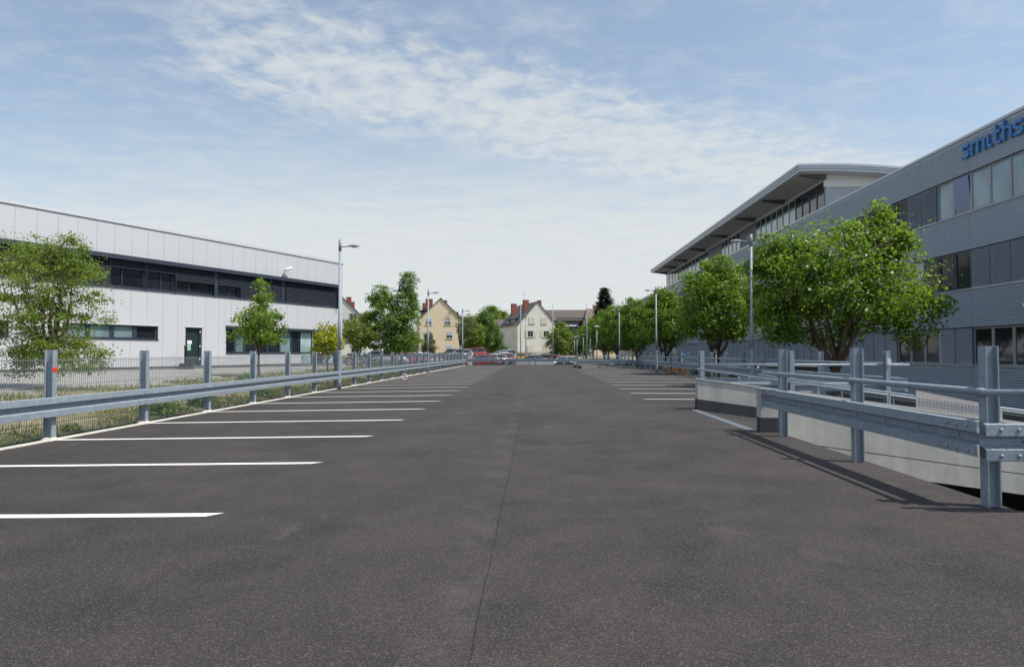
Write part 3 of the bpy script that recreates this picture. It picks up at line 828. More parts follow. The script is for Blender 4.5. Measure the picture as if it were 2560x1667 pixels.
    for i in range(len(xs_) - 1):
        a0, a1 = xs_[i], xs_[i + 1]; zb, zt = z(1.30), z(2.70)
        fr = MB().box(a0, a0 + 0.07, -0.22, -0.14, zb, zt).box(a1 - 0.07, a1, -0.22, -0.14, zb, zt).box(a0 + 0.07, a1 - 0.07, -0.22, -0.14, zb, zb + 0.07).box(a0 + 0.07, a1 - 0.07, -0.22, -0.14, zt - 0.07, zt)
        wv = fr.build('window', 'anthracite', L)
        B('pane', 'glass_frost' if i in (1, 5) else 'glass_dark', wv, a0 + 0.07, a1 - 0.07, -0.19, -0.18, zb + 0.07, zt - 0.07)
    for i, (a0, a1, g_) in enumerate(((3.20, 4.33, 'glass_milky'), (2.0, 3.15, 'glass_dark'), (1.0, 1.95, 'glass_milky'))):
        zb, zt = z(0.50), z(2.70)
        fr = MB().box(a0, a0 + 0.06, -0.22, -0.14, zb, zt).box(a1 - 0.06, a1, -0.22, -0.14, zb, zt).box(a0 + 0.06, a1 - 0.06, -0.22, -0.14, zb, zb + 0.08).box(a0 + 0.06, a1 - 0.06, -0.22, -0.14, zt - 0.06, zt).box(a0 + 0.06, a1 - 0.06, -0.215, -0.145, z(1.28), z(1.34))
        wv = fr.build('entrance_glazing', 'anthracite' if i != 1 else 'window_white', L)
        B('pane', g_, wv, a0 + 0.06, a1 - 0.06, -0.19, -0.18, zb + 0.08, z(1.28)); B('pane', g_, wv, a0 + 0.06, a1 - 0.06, -0.19, -0.18, z(1.34), zt - 0.06)
    return L


LB = left_building()


def lb(s, n, zz):      # point on the left building's facade frame
    a = R_(23.6); return (-13.6 - math.sin(a) * s + math.cos(a) * n, 46.8 - math.cos(a) * s - math.sin(a) * n, zz)


wl = thing('wall_lamp', 'white wall lamp on a short arm on the pale metal building', 'wall lamp', lb(6.1, 0.0, 6.12)); wl.rotation_euler = LB.rotation_euler
MB().tube([(0, 0.0, 0), (0, 0.10, 0.12), (-0.02, 0.28, 0.42)], 0.03, 8).build('arm', 'galvanised', wl, True)
m = MB(); m.lathe([(0.02, -0.30), (0.10, -0.2), (0.14, 0.0), (0.12, 0.2), (0.03, 0.33)], 10); o = m.build('lamp_head', 'white_plastic', wl, True, (-0.20, 0.36, 0.52)); o.rotation_euler = (0, R_(-72), 0); o.scale = (0.7, 1, 1)
ab = thing('ash_bin', 'dark pole ash bin on a square foot beside the green door', 'bin', lb(13.55, 0.7, 0.45)); ab.rotation_euler = LB.rotation_euler
MB().box(-0.32, 0.32, -0.25, 0.25, 0, 0.16).box(-0.24, 0.24, -0.18, 0.18, 0.16, 0.30).build('foot', 'dark_plastic', ab)
MB().lathe([(0.06, 0.30), (0.06, 1.10), (0.075, 1.11), (0.075, 1.25)], 10).build('pole', 'dark_plastic', ab, True)


# ------------------------------------------------------------------ right building
def corrugated(w, h, pitch=0.104, d=0.030):
    """sheet in local coords: y 0..w, z 0..h, outward -x"""
    prof = [(0.0, 0.0)]; zz = 0.0
    while zz + pitch <= h + 1e-6:
        prof += [(-d, zz + pitch * 0.30), (-d, zz + pitch * 0.52), (0.0, zz + pitch * 0.82), (0.0, zz + pitch)]; zz += pitch
    prof.append((0.0, h)) if h - zz > 0.004 else None
    vs = [(x, 0.006, q) for x, q in prof] + [(x, w - 0.006, q) for x, q in prof]; n = len(prof)
    m = MB().add(vs, [(i, i + 1, n + i + 1, n + i) for i in range(n - 1)])
    return m


def right_building():
    X = 19.0; GZ = -1.25
    Bd = thing('office_building', 'long grey corrugated metal office building with three window bands on the right', 'building', (X, 17.0, GZ))
    Y0 = 29.4 - 3.6 * 4; NB = 30; Y1 = Y0 + NB * 3.6
    def W(name, m, par, *b): return wbuild(MB().box(*b), name, m, par)
    W('core', 'concrete_dark', Bd, X + 0.30, X + 22, Y0, Y1 - 0.05, GZ, 10.70)
    W('plinth', 'concrete', Bd, X + 0.05, X + 0.30, Y0, Y1, GZ, -1.06)
    W('end_wall', 'cladding', Bd, X + 0.02, X + 22, Y1 - 0.05, Y1, GZ, 10.70)
    rows = [(7.47, 9.19, 't'), (4.10, 5.80, 'm'), (0.77, 2.40, 'g')]
    bands = [(9.21, 10.76), (5.82, 7.40), (2.42, 4.03), (-1.05, 0.70)]
    for (b0, b1) in bands:
        me = corrugated(3.6, b1 - b0).mesh('cladding_panel', 'cladding')
        for k in range(NB): link('cladding_panel', me, Bd, (0, Y0 + 3.6 * k - 17.0, b0 - GZ))
        W('cladding_backing', 'blind_dark', Bd, X + 0.02, X + 0.29, Y0, Y1 - 0.051, b0, b1)
    W('roof_coping', 'roof_metal', Bd, X - 0.06, X + 0.6, Y0, Y1 + 0.02, 10.765, 10.88)
    W('roof_sheet', 'lot_asphalt', Bd, X + 0.6, X + 22, Y0, Y1 - 0.051, 10.702, 10.74)
    rnd = random.Random(5)
    # window meshes shared by all windows of a row
    for (zs, zh, r) in rows:
        H = zh - zs; w = 1.2
        W('sill', 'frame_grey', Bd, X - 0.055, X + 0.2, Y0, Y1 - 0.06, zs - 0.065, zs - 0.005)
        W('window_head', 'blind_dark', Bd, X - 0.01, X + 0.29, Y0, Y1 - 0.06, zh + 0.0, zh + 0.018)
        fr = MB().box(0.08, 0.17, 0.005, 0.075, 0, H).box(0.08, 0.17, w - 0.075, w - 0.005, 0, H).box(0.08, 0.17, 0.075, w - 0.075, 0, 0.075).box(0.08, 0.17, 0.075, w - 0.075, H - 0.075, H).mesh('window', 'frame_grey')
        pb = MB().box(0.115, 0.128, 0.076, w - 0.076, 0.076, H - 0.076)
        panes = {c: pb.mesh('pane', c) for c in ('glass_dark', 'glass_pale', 'glass_blue')}
        def blind(hh, tilt, mt):
            m = MB(); n = int(hh / 0.077)
            for k in range(n):
                zz = H - 0.02 - k * 0.077; dz = 0.055 * tilt; dx = 0.07
                m.add([(0.07, 0.02, zz), (0.07, w - 0.02, zz), (0.07 - dx, w - 0.02, zz - dz), (0.07 - dx, 0.02, zz - dz),
                       (0.07, 0.02, zz + 0.006), (0.07, w - 0.02, zz + 0.006), (0.07 - dx, w - 0.02, zz - dz + 0.006), (0.07 - dx, 0.02, zz - dz + 0.006)],
                      [(0, 1, 2, 3), (7, 6, 5, 4), (0, 4, 5, 1), (1, 5, 6, 2), (2, 6, 7, 3), (3, 7, 4, 0)])
            m.box(0.0, 0.06, 0.015, w - 0.015, H - hh - 0.025, H - hh + 0.01)
            return m.mesh('blind', mt)
        closed = blind(H - 0.03, 1.15, 'blind_grey'); open_ = blind(H - 0.03, 0.35, 'blind_deep_grey'); half = blind(H * 0.45, 1.15, 'blind_grey')
        guide = MB().box(0.0, 0.055, -0.012, 0.012, 0.0, H - 0.002).mesh('guide', 'blind_deep_grey')
        fixed = {'t': {-4: 'p', -3: 'p', -2: 'p', -1: 'p', 0: 'o', 1: 'p', 2: 'c', 3: 'c', 4: 'd', 5: 'd'},
                 'm': {-4: 'c', -3: 'c', -2: 'c', -1: 'c', 0: 'd', 1: 'd', 2: 'd', 3: 'p', 4: 'p'},
                 'g': {-4: 'g', -3: 'g', -2: 'g', -1: 'g', 0: 'c', 1: 'c', 2: 'g', 3: 'g', 4: 'g', 5: 'c', 6: 'c', 7: 'c', 8: 'c', 9: 'c', 10: 'c', 11: 'g', 12: 'g'}}[r]
        state = 'c'
        for k in range(NB * 3):
            i = k - 12; y = Y0 + 1.2 * k
            if k % 3 == 0: state = rnd.choice('ccccpgd' if r != 'g' else 'cccccg')
            st = fixed.get(i, state)
            wv = link('window', fr, Bd, (0, y - 17.0, zs - GZ))
            gl = {'p': 'glass_pale', 'g': 'glass_dark', 'o': 'glass_blue', 'c': 'glass_dark', 'd': 'glass_dark', 'h': 'glass_dark'}[st]
            p = link('pane', panes[gl], wv)
            if st == 'o': p.rotation_euler = (0, R_(-3.5), 0); p.location = (0.0, 0, 0)
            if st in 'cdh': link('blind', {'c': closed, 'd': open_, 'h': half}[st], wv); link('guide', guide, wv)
    # ---- upper storey with the wide roof
    XP = 20.5; PA, PB = 47.3, 103.9
    W('penthouse_core', 'concrete_dark', Bd, XP + 0.2, X + 18, PA + 0.10, PB, 10.75, 13.9)
    # glazing of the upper storey
    segs = [(47.35, 52.6, 'glass_dark', 4), (52.6, 62.0, 'glass_milky', 7), (62.0, 66.7, 'panel', 2), (66.7, 73.4, 'glass_milky', 5), (73.4, 78.9, 'panel', 2), (78.9, 103.8, 'glass_pale', 12)]
    for (a, b, g_, n) in segs:
        for k in range(n):
            y0 = a + (b - a) * k / n; y1 = a + (b - a) * (k + 1) / n
            if g_ == 'panel': W('wall_panel', 'anthracite', Bd, XP + 0.05, XP + 0.198, y0 + 0.01, y1 - 0.01, 10.85, 13.45); continue
            fr = MB().box(XP + 0.05, XP + 0.15, y0, y0 + 0.05, 10.85, 13.45).box(XP + 0.05, XP + 0.15, y1 - 0.05, y1, 10.85, 13.45).box(XP + 0.05, XP + 0.15, y0 + 0.05, y1 - 0.05, 10.85, 10.92).box(XP + 0.05, XP + 0.15, y0 + 0.05, y1 - 0.05, 13.38, 13.45)
            fr.box(XP + 0.055, XP + 0.145, y0 + 0.05, y1 - 0.05, 12.75, 12.81)
            wv = wbuild(fr, 'window', 'frame_grey' if g_ != 'glass_dark' else 'anthracite', Bd)
            W('pane', 'glass_dark' if (g_ == 'glass_pale' and k % 2) else g_, wv, XP + 0.09, XP + 0.10, y0 + 0.05, y1 - 0.05, 10.92, 12.75)
            W('pane', 'glass_dark', wv, XP + 0.09, XP + 0.10, y0 + 0.05, y1 - 0.05, 12.81, 13.38)
    W('head_strip', 'roof_metal', Bd, XP - 0.02, XP + 0.198, PA, PB, 13.452, 13.60)
    y = PA
    while y < PB - 0.5:
        W('frieze_panel', 'fibre_panel', Bd, XP + 0.03, XP + 0.198, y + 0.01, min(y + 1.3, PB) - 0.01, 13.602, 14.05); y += 1.3
    # end wall towards the camera
    W('end_panel', 'white_panel', Bd, XP + 0.02, XP + 15, PA - 0.02, PA + 0.09, 13.06, 13.62)
    for k in range(10): W('end_panel', 'white_panel', Bd, XP - 0.02 + k * 1.25, XP + 1.23 + k * 1.25, PA - 0.02, PA + 0.09, 13.63, 14.0)
    me = corrugated(15, 2.3).mesh('cladding_panel', 'roof_metal')
    o = link('cladding_panel', me, Bd, (XP + 0.05 - X, PA + 0.05 - 17.0, 10.75 - GZ)); o.rotation_euler = (0, 0, R_(-90)); o.location = (XP + 0.05 - X, PA + 0.05 - 17, 10.75 - GZ)
    o.rotation_euler = (0, 0, R_(90)); o.location = (XP + 15.05 - X, PA + 0.06 - 17, 10.75 - GZ)
    # shallow barrel roof in three stepped layers
    zr = lambda x: 14.40 - 0.0095 * (x - 19.6) ** 2
    for q, (t0, t1, ins) in enumerate(((0.0, 0.16, 0.0), (0.163, 0.32, 0.07), (0.323, 0.50, 0.14))):
        m = MB(); xs = np.linspace(18.2 + ins, 34, 18)
        top = [(x, zr(x) - t0) for x in xs]; bot = [(x, zr(x) - t1) for x in xs[::-1]]
        pr = top + bot; n = len(pr)
        vs = [(x, 46.0 + ins, q_) for x, q_ in pr] + [(x, 104.8 - ins, q_) for x, q_ in pr]
        h = len(top); fs = []
        for i in range(n): fs.append((i, (i + 1) % n, n + (i + 1) % n, n + i))
        for i in range(h - 1): fs.append((i + 1, i, n - 1 - i, n - 2 - i)); fs.append((n + i, n + i + 1, n + n - 2 - i, n + n - 1 - i))
        m.add(vs, fs); wbuild(m, 'roof_layer', 'roof_metal', Bd)
    xs = [18.45, 19.5, 20.7]
    m = MB(); vs = []
    for yy in (46.3, 104.5):
        for x in xs: vs.append((x, yy, zr(x) - 0.505))
        for x in xs[::-1]: vs.append((x, yy, zr(x) - 0.53))
    m.add(vs, [(i, (i + 1) % 6, 6 + (i + 1) % 6, 6 + i) for i in range(6)] + [(5, 4, 3, 2, 1, 0), (6, 7, 8, 9, 10, 11)]); wbuild(m, 'soffit', 'soffit', Bd)
    for yy in (47.0, 54.8, 62.0, 70.9, 80.2, 89.6, 96.5, 103.4):
        m = MB(); w = 0.13
        m.add([(18.7, yy - w, 13.86), (20.5, yy - w, 13.86), (20.5, yy - w, 13.50), (18.7, yy - w, 13.76), (18.7, yy + w, 13.86), (20.5, yy + w, 13.86), (20.5, yy + w, 13.50), (18.7, yy + w, 13.76)],
              [(0, 1, 2, 3), (7, 6, 5, 4), (0, 4, 5, 1), (1, 5, 6, 2), (2, 6, 7, 3), (3, 7, 4, 0)])
        wbuild(m, 'roof_bracket', 'bracket_dark', Bd)
    W('wall_light', 'white_plastic', Bd, X - 0.14, X - 0.032, 25.9, 26.2, 3.1, 3.22)
    return Bd


RB = right_building()


# raised letters on the facade
def stroke(path, t):
    """mitred ribbon around a polyline -> (left points, right points)"""
    P = [Vector(p).to_2d() if len(p) > 2 else Vector(p) for p in path]; Lf = []; Rt = []
    for i, p in enumerate(P):
        d0 = (P[i] - P[i - 1]).normalized() if i else (P[1] - P[0]).normalized()
        d1 = (P[i + 1] - P[i]).normalized() if i < len(P) - 1 else d0
        n0 = Vector((-d0.y, d0.x)); n1 = Vector((-d1.y, d1.x)); nn = (n0 + n1).normalized(); k = 1 / max(0.5, nn.dot(n0))
        Lf.append(p + nn * t / 2 * k); Rt.append(p - nn * t / 2 * k)
    return Lf, Rt


def sign():
    sg = thing('building_sign', 'raised blue lowercase lettering smiths near the roof of the corrugated building', 'sign', (18.9, 29.7, 9.83))
    sc = 0.565; t = 0.20
    S = [[(0.86, 0.9), (0.28, 0.9), (0.12, 0.80), (0.12, 0.64), (0.28, 0.55), (0.66, 0.45), (0.82, 0.36), (0.82, 0.20), (0.66, 0.1), (0.02, 0.1)]]
    Mm = [[(0.1, 0), (0.1, 1.0)], [(0.1, 0.9), (1.28, 0.9), (1.5, 0.72), (1.5, 0)], [(0.8, 0.84), (0.8, 0)]]
    I = [[(0.1, 1.0), (0.1, 0.24), (0.24, 0.1), (0.5, 0.1)]]
    T = [[(0.14, 1.42), (0.14, 0.24), (0.28, 0.1), (0.62, 0.1)], [(-0.1, 0.9), (0.6, 0.9)]]
    Hh = [[(0.1, 1.5), (0.1, 0)], [(0.1, 0.9), (0.62, 0.9), (0.82, 0.72), (0.82, 0)]]
    for strokes, y0 in ((S, 29.68), (Mm, 29.05), (I, 28.02), (T, 27.58), (Hh, 27.10), (S, 26.50)):
        m = MB()
        for q, pth in enumerate(strokes):
            Lf, Rt = stroke(pth, t); e = 0.003 * q; n = len(Lf); vs = []
            for xx in (18.86 - e, 18.955 - e):
                for p in Lf + Rt: vs.append((xx, y0 - p.x * sc, 9.83 + p.y * sc))
            fs = []
            for i in range(n - 1):
                fs += [(i, i + 1, n + i + 1, n + i), (2 * n + n + i, 2 * n + n + i + 1, 2 * n + i + 1, 2 * n + i), (i, 2 * n + i, 2 * n + i + 1, i + 1), (n + i, n + i + 1, 3 * n + i + 1, 3 * n + i)]
            fs += [(0, n, 3 * n, 2 * n), (n - 1, 3 * n - 1, 4 * n - 1, 2 * n - 1)]
            m.add(vs, fs)
        wbuild(m, 'letter', 'sign_blue', sg)


sign()


# ------------------------------------------------------------------ houses
def house(label, loc, rz, w, l, eave, ridge, wall, roof, gwins=(), swins=(), chim=(), shutters=False, dormer=None, over=0.35, name='house', flare=0.0, base=None):
    h = thing(name, label, 'house', loc, rz)
    hw = w / 2
    m = MB(); pr = [(-hw, -1.0), (hw, -1.0), (hw, eave), (0, ridge), (-hw, eave)]
    m.add([(x, 0, z) for x, z in pr] + [(x, l, z) for x, z in pr], [(0, 1, 2, 3, 4), (9, 8, 7, 6, 5)] + [(i, 5 + i, 5 + (i + 1) % 5, (i + 1) % 5) for i in range(5)])
    m.build('wall', wall, h)
    if base: MB().box(-hw - 0.03, hw + 0.03, -0.03, l + 0.03, -1.0, base).build('base_course', 'concrete', h)
    sl = (ridge - eave) / hw; m = MB(); t = 0.2
    for s in (-1, 1):
        xo = hw + over; zo = eave - over * sl * 0.8
        pts = [(0, ridge + 0.03), (s * (hw - 0.3), eave + 0.3 * sl + 0.03), (s * xo, zo + flare)]
        vs = []
        for yy in (-over * 0.6, l + over * 0.6):
            for (x, z) in pts: vs.append((x, yy, z + t))
            for (x, z) in pts[::-1]: vs.append((x, yy, z + 0.02))
        f = [(i, (i + 1) % 6, 6 + (i + 1) % 6, 6 + i) for i in range(6)] + [(5, 4, 3, 2, 1, 0), (6, 7, 8, 9, 10, 11)]
        m.add(vs, f)
    rf = m.build('roof', roof, h)
    for (x, y, cw, ct) in chim:
        zb = ridge - abs(x) * sl - 0.3
        c = MB().box(x - cw / 2, x + cw / 2, y - cw / 2, y + cw / 2, zb, ct).build('chimney', 'brick_red', rf)
        MB().box(x - cw / 2 - 0.05, x + cw / 2 + 0.05, y - cw / 2 - 0.05, y + cw / 2 + 0.05, ct, ct + 0.1).build('chimney_cap', 'concrete', h)
    def win(cx, zz, ww, hh, shut, closed, side):
        # local frame: u along wall, d outwards
        def P(u0, u1, d0, d1, z0, z1):
            if side == 'g': return MB().box(u0, u1, -d1, -d0, z0, z1)
            return MB().box(-hw - d1, -hw - d0, u0, u1, z0, z1)
        a, b = cx - ww / 2, cx + ww / 2
        fr = P(a - 0.06, a + 0.05, 0.0, 0.05, zz, zz + hh)
        for q in (P(b - 0.05, b + 0.06, 0.0, 0.05, zz, zz + hh), P(a + 0.05, b - 0.05, 0.0, 0.05, zz, zz + 0.07), P(a + 0.05, b - 0.05, 0.0, 0.05, zz + hh - 0.07, zz + hh), P(cx - 0.03, cx + 0.03, 0.0, 0.045, zz + 0.07, zz + hh - 0.07)):
            fr.add(q.v, q.f)
        wv = fr.build('window', 'window_white', h)
        P(a + 0.05, b - 0.05, 0.004, 0.02, zz + 0.07, zz + hh - 0.07).build('pane', 'glass_dark', wv)
        P(a - 0.12, b + 0.12, 0.0, 0.14, zz - 0.09, zz - 0.01).build('sill', 'concrete', wv)
        if closed == 'roller': P(a + 0.02, b - 0.02, 0.022, 0.047, zz + hh * 0.42, zz + hh - 0.01).build('roller_blind', 'blind_grey', wv)
        if shut:
            if closed == 'closed':
                P(a - 0.08, cx - 0.01, 0.055, 0.10, zz - 0.0, zz + hh + 0.02).build('shutter', 'shutter', wv); P(cx + 0.01, b + 0.08, 0.055, 0.10, zz, zz + hh + 0.02).build('shutter', 'shutter', wv)
            else:
                P(a - 0.08 - ww * 0.52, a - 0.08, 0.02, 0.07, zz, zz + hh).build('shutter', 'shutter', wv); P(b + 0.08, b + 0.08 + ww * 0.52, 0.02, 0.07, zz, zz + hh).build('shutter', 'shutter', wv)
    for g_ in gwins: win(*g_[:4], shutters, g_[4] if len(g_) > 4 else None, 'g')
    for g_ in swins: win(*g_[:4], shutters, g_[4] if len(g_) > 4 else None, 's')
    if dormer:
        (y0, y1, xo, z0, z1, ws) = dormer
        MB().box(-xo, -xo + 1.9, y0, y1, z0, z1).build('dormer', 'slate', h)
        MB().hexa([(-xo - 0.35, y0 - 0.2, z1), (-xo + 2.6, y0 - 0.2, z1 + 0.5), (-xo + 2.6, y1 + 0.2, z1 + 0.5), (-xo - 0.35, y1 + 0.2, z1)],
                  [(-xo - 0.35, y0 - 0.2, z1 + 0.15), (-xo + 2.6, y0 - 0.2, z1 + 0.65), (-xo + 2.6, y1 + 0.2, z1 + 0.65), (-xo - 0.35, y1 + 0.2, z1 + 0.15)]).build('dormer_roof', roof, h)
        for u in ws:
            f = MB().box(-xo - 0.04, -xo - 0.003, u - 0.42, u + 0.42, z0 + 0.12, z1 - 0.1).build('dormer_window', 'window_white', h)
            MB().box(-xo - 0.05, -xo - 0.042, u - 0.34, u + 0.34, z0 + 0.2, z1 - 0.18).build('pane', 'glass_dark', f)
    return h


def gz(x, y): return ground_h(x, y)


# beige gabled house, three rows of windows
house('beige three storey gabled house with brown roof and red brick chimneys', (-20.3, 141, 1.05), R_(13), 9.0, 13, 7.6, 11.9, 'plaster_beige', 'tile_brown',
      [(-2.55, 6.35, 1.3, 1.35, 'roller'), (1.05 + 0.45, 6.35, 1.3, 1.35, 'roller'), (-2.9, 3.4, 1.3, 1.45, 'roller'), (1.9, 3.4, 1.3, 1.45, 'roller'), (-2.9, 0.5, 1.3, 1.45), (1.9, 0.5, 1.3, 1.45, 'roller')],
      chim=[(-2.2, 4.0, 1.5, 12.0), (-3.1, 5.8, 0.9, 11.2), (1.5, 7.0, 1.05, 12.0)], dormer=(2, 10, 3.9, 7.9, 9.4, (3.5, 6, 8.5)))
# pale house with shutters
hwh = house('off white three storey gabled house with shutters and grey roof', (0.55, 153, 0.75), R_(19), 9.7, 15, 6.9, 12.3, 'plaster_white', 'tile_grey',
      [(-1.4, 7.3, 1.25, 1.5, 'closed'), (1.55, 7.3, 1.25, 1.5, 'closed'), (-1.75, 4.2, 1.3, 1.5), (2.1, 4.2, 1.3, 1.5), (-1.75, 0.7, 1.35, 1.6, 'closed'), (2.1, 0.7, 1.35, 1.6, 'closed')],
      [(3.4, 4.0, 1.2, 1.5, 'closed'), (11.4, 4.0, 1.2, 1.4, 'closed')], [(-1.5, 4.2, 1.2, 13.0), (-1.9, 12.5, 1.2, 12.7), (1.05, 1.7, 0.8, 12.8)], True,
      dormer=(3.2, 12.5, 4.3, 7.2, 8.5, (4.2, 6, 9.5, 11.3)), base=0.9, flare=0.25)
ar = MB().tube([(-0.6, 8.2, 12.0), (-0.6, 8.2, 15.4)], 0.03, 5)
for (za, la) in ((15.3, 0.5), (15.0, 0.7), (14.6, 0.45)): ar.tube([(-0.6 - la, 8.2, za), (-0.6 + la, 8.2, za)], 0.02, 4)
ar.build('aerial', 'galvanised_dull', hwh)
# cream house peeping out behind the left building
house('cream gabled house with red chimney at the corner of the pale metal building', (-34.6, 116, 0.5), R_(17), 9.4, 13, 6.3, 10.9, 'plaster_cream', 'tile_grey',
      [(-1.0, 6.6, 1.6, 1.3), (2.2, 6.6, 1.3, 1.3), (-1.0, 3.4, 1.4, 1.4), (2.6, 3.4, 1.4, 1.4), (2.6, 0.6, 1.4, 1.4)], chim=[(1.5, 3.0, 0.9, 10.9), (2.2, 3.6, 0.7, 10.1)])
# small white house with a brown roof between trees
house('small white house with brown tiled roof behind the trees left of the white house', (-8.4, 182, 0.9), R_(84), 9, 13, 5.5, 9.4, 'plaster_white', 'tile_brown', (), [], [(-1.0, 3, 0.9, 9.0)])
# long brown roof with a dark dormer, right of the white house
hb = house('long house with brown tiled roof, slate dormer and pale awning', (13.8, 176, 0.7), R_(90), 10, 11, 5.6, 11.8, 'plaster_white', 'tile_brown', (), [(2.5, 2.8, 1.3, 1.4), (5.5, 2.8, 1.3, 1.4), (8.5, 2.8, 1.3, 1.4)], [], False)
MB().box(-7.0, -2.6, 0.7, 8.0, 5.1, 5.6).build('balcony_floor', 'slate', hb)
MB().box(-7.06, -7.0, 0.7, 8.0, 4.6, 7.2).build('balcony_wall', 'slate', hb)
MB().box(-4.4, -4.2, 0.8, 7.9, 5.6, 9.0).build('dormer_back', 'glass_dark', hb)
MB().hexa([(-7.3, 0.5, 9.2), (-2.5, 0.5, 9.6), (-2.5, 8.2, 9.6), (-7.3, 8.2, 9.2)], [(-7.3, 0.5, 9.4), (-2.5, 0.5, 9.9), (-2.5, 8.2, 9.9), (-7.3, 8.2, 9.4)]).build('dormer_roof', 'slate', hb)
MB().hexa([(-7.5, 2.7, 7.35), (-4.5, 3.1, 8.85), (-4.5, 6.7, 8.85), (-7.5, 7.0, 7.35)], [(-7.5, 2.7, 7.42), (-4.5, 3.1, 8.92), (-4.5, 6.7, 8.92), (-7.5, 7.0, 7.42)]).build('awning', 'coping', hb)
house('beige gable end with reddish roof beside the dark spruce', (13.1, 168, 0.7), R_(-68), 8.5, 12, 6.0, 11.6, 'plaster_beige', 'tile_red', [(0, 6.5, 1.2, 1.3)], chim=[(-1.2, 3, 0.9, 12.6)])
house('red roofed house mostly hidden behind the row trees on the right', (27.0, 165, 0.7), R_(-60), 9, 14, 6.2, 11.0, 'plaster_white', 'tile_red', (), chim=[(0.8, 7, 1.0, 12.0)])


# ------------------------------------------------------------------ vegetation
def leaf_mesh(name, C, N, size, rng, mt, aspect=0.62, droop=0.25, yellow=0.12, hue=None):
    n = len(C)
    a = rng.normal(size=(n, 3)); a[:, 2] -= droop * 2
    N = N / np.maximum(np.linalg.norm(N, axis=1, keepdims=True), 1e-6)
    a -= N * np.sum(a * N, axis=1, keepdims=True); a /= np.maximum(np.linalg.norm(a, axis=1, keepdims=True), 1e-6)
    b = np.cross(N, a); s = (size * rng.uniform(0.6, 1.3, n))[:, None]
    V = np.empty((n, 4, 3))
    V[:, 0] = C - a * s * 0.5; V[:, 2] = C + a * s * 0.5 - N * s * 0.12
    V[:, 1] = C + b * s * aspect * 0.5 + N * s * 0.1; V[:, 3] = C - b * s * aspect * 0.5 + N * s * 0.1
    me = bpy.data.meshes.new(name)
    me.vertices.add(4 * n); me.vertices.foreach_set('co', V.reshape(-1).astype(np.float32))
    me.loops.add(4 * n); me.loops.foreach_set('vertex_index', np.arange(4 * n, dtype=np.int32))
    me.polygons.add(n); me.polygons.foreach_set('loop_start', np.arange(0, 4 * n, 4, dtype=np.int32))
    me.update(calc_edges=True)
    c = np.zeros((n, 4, 4), np.float32); c[..., 3] = 1
    r = rng.uniform(0, 1, n) if hue is None else np.clip(hue + rng.normal(0, 0.22, n), 0, 1)
    c[:, :, 0] = r[:, None]; c[:, :, 1] = (np.clip(rng.uniform(-1, 1, n) * 0.6 + (yellow - 0.3) + (r - 0.5) * 0.5, 0, 1))[:, None]
    at = me.color_attributes.new('lc', 'FLOAT_COLOR', 'POINT'); at.data.foreach_set('color', c.reshape(-1))
    me.materials.append(M[mt]); return me


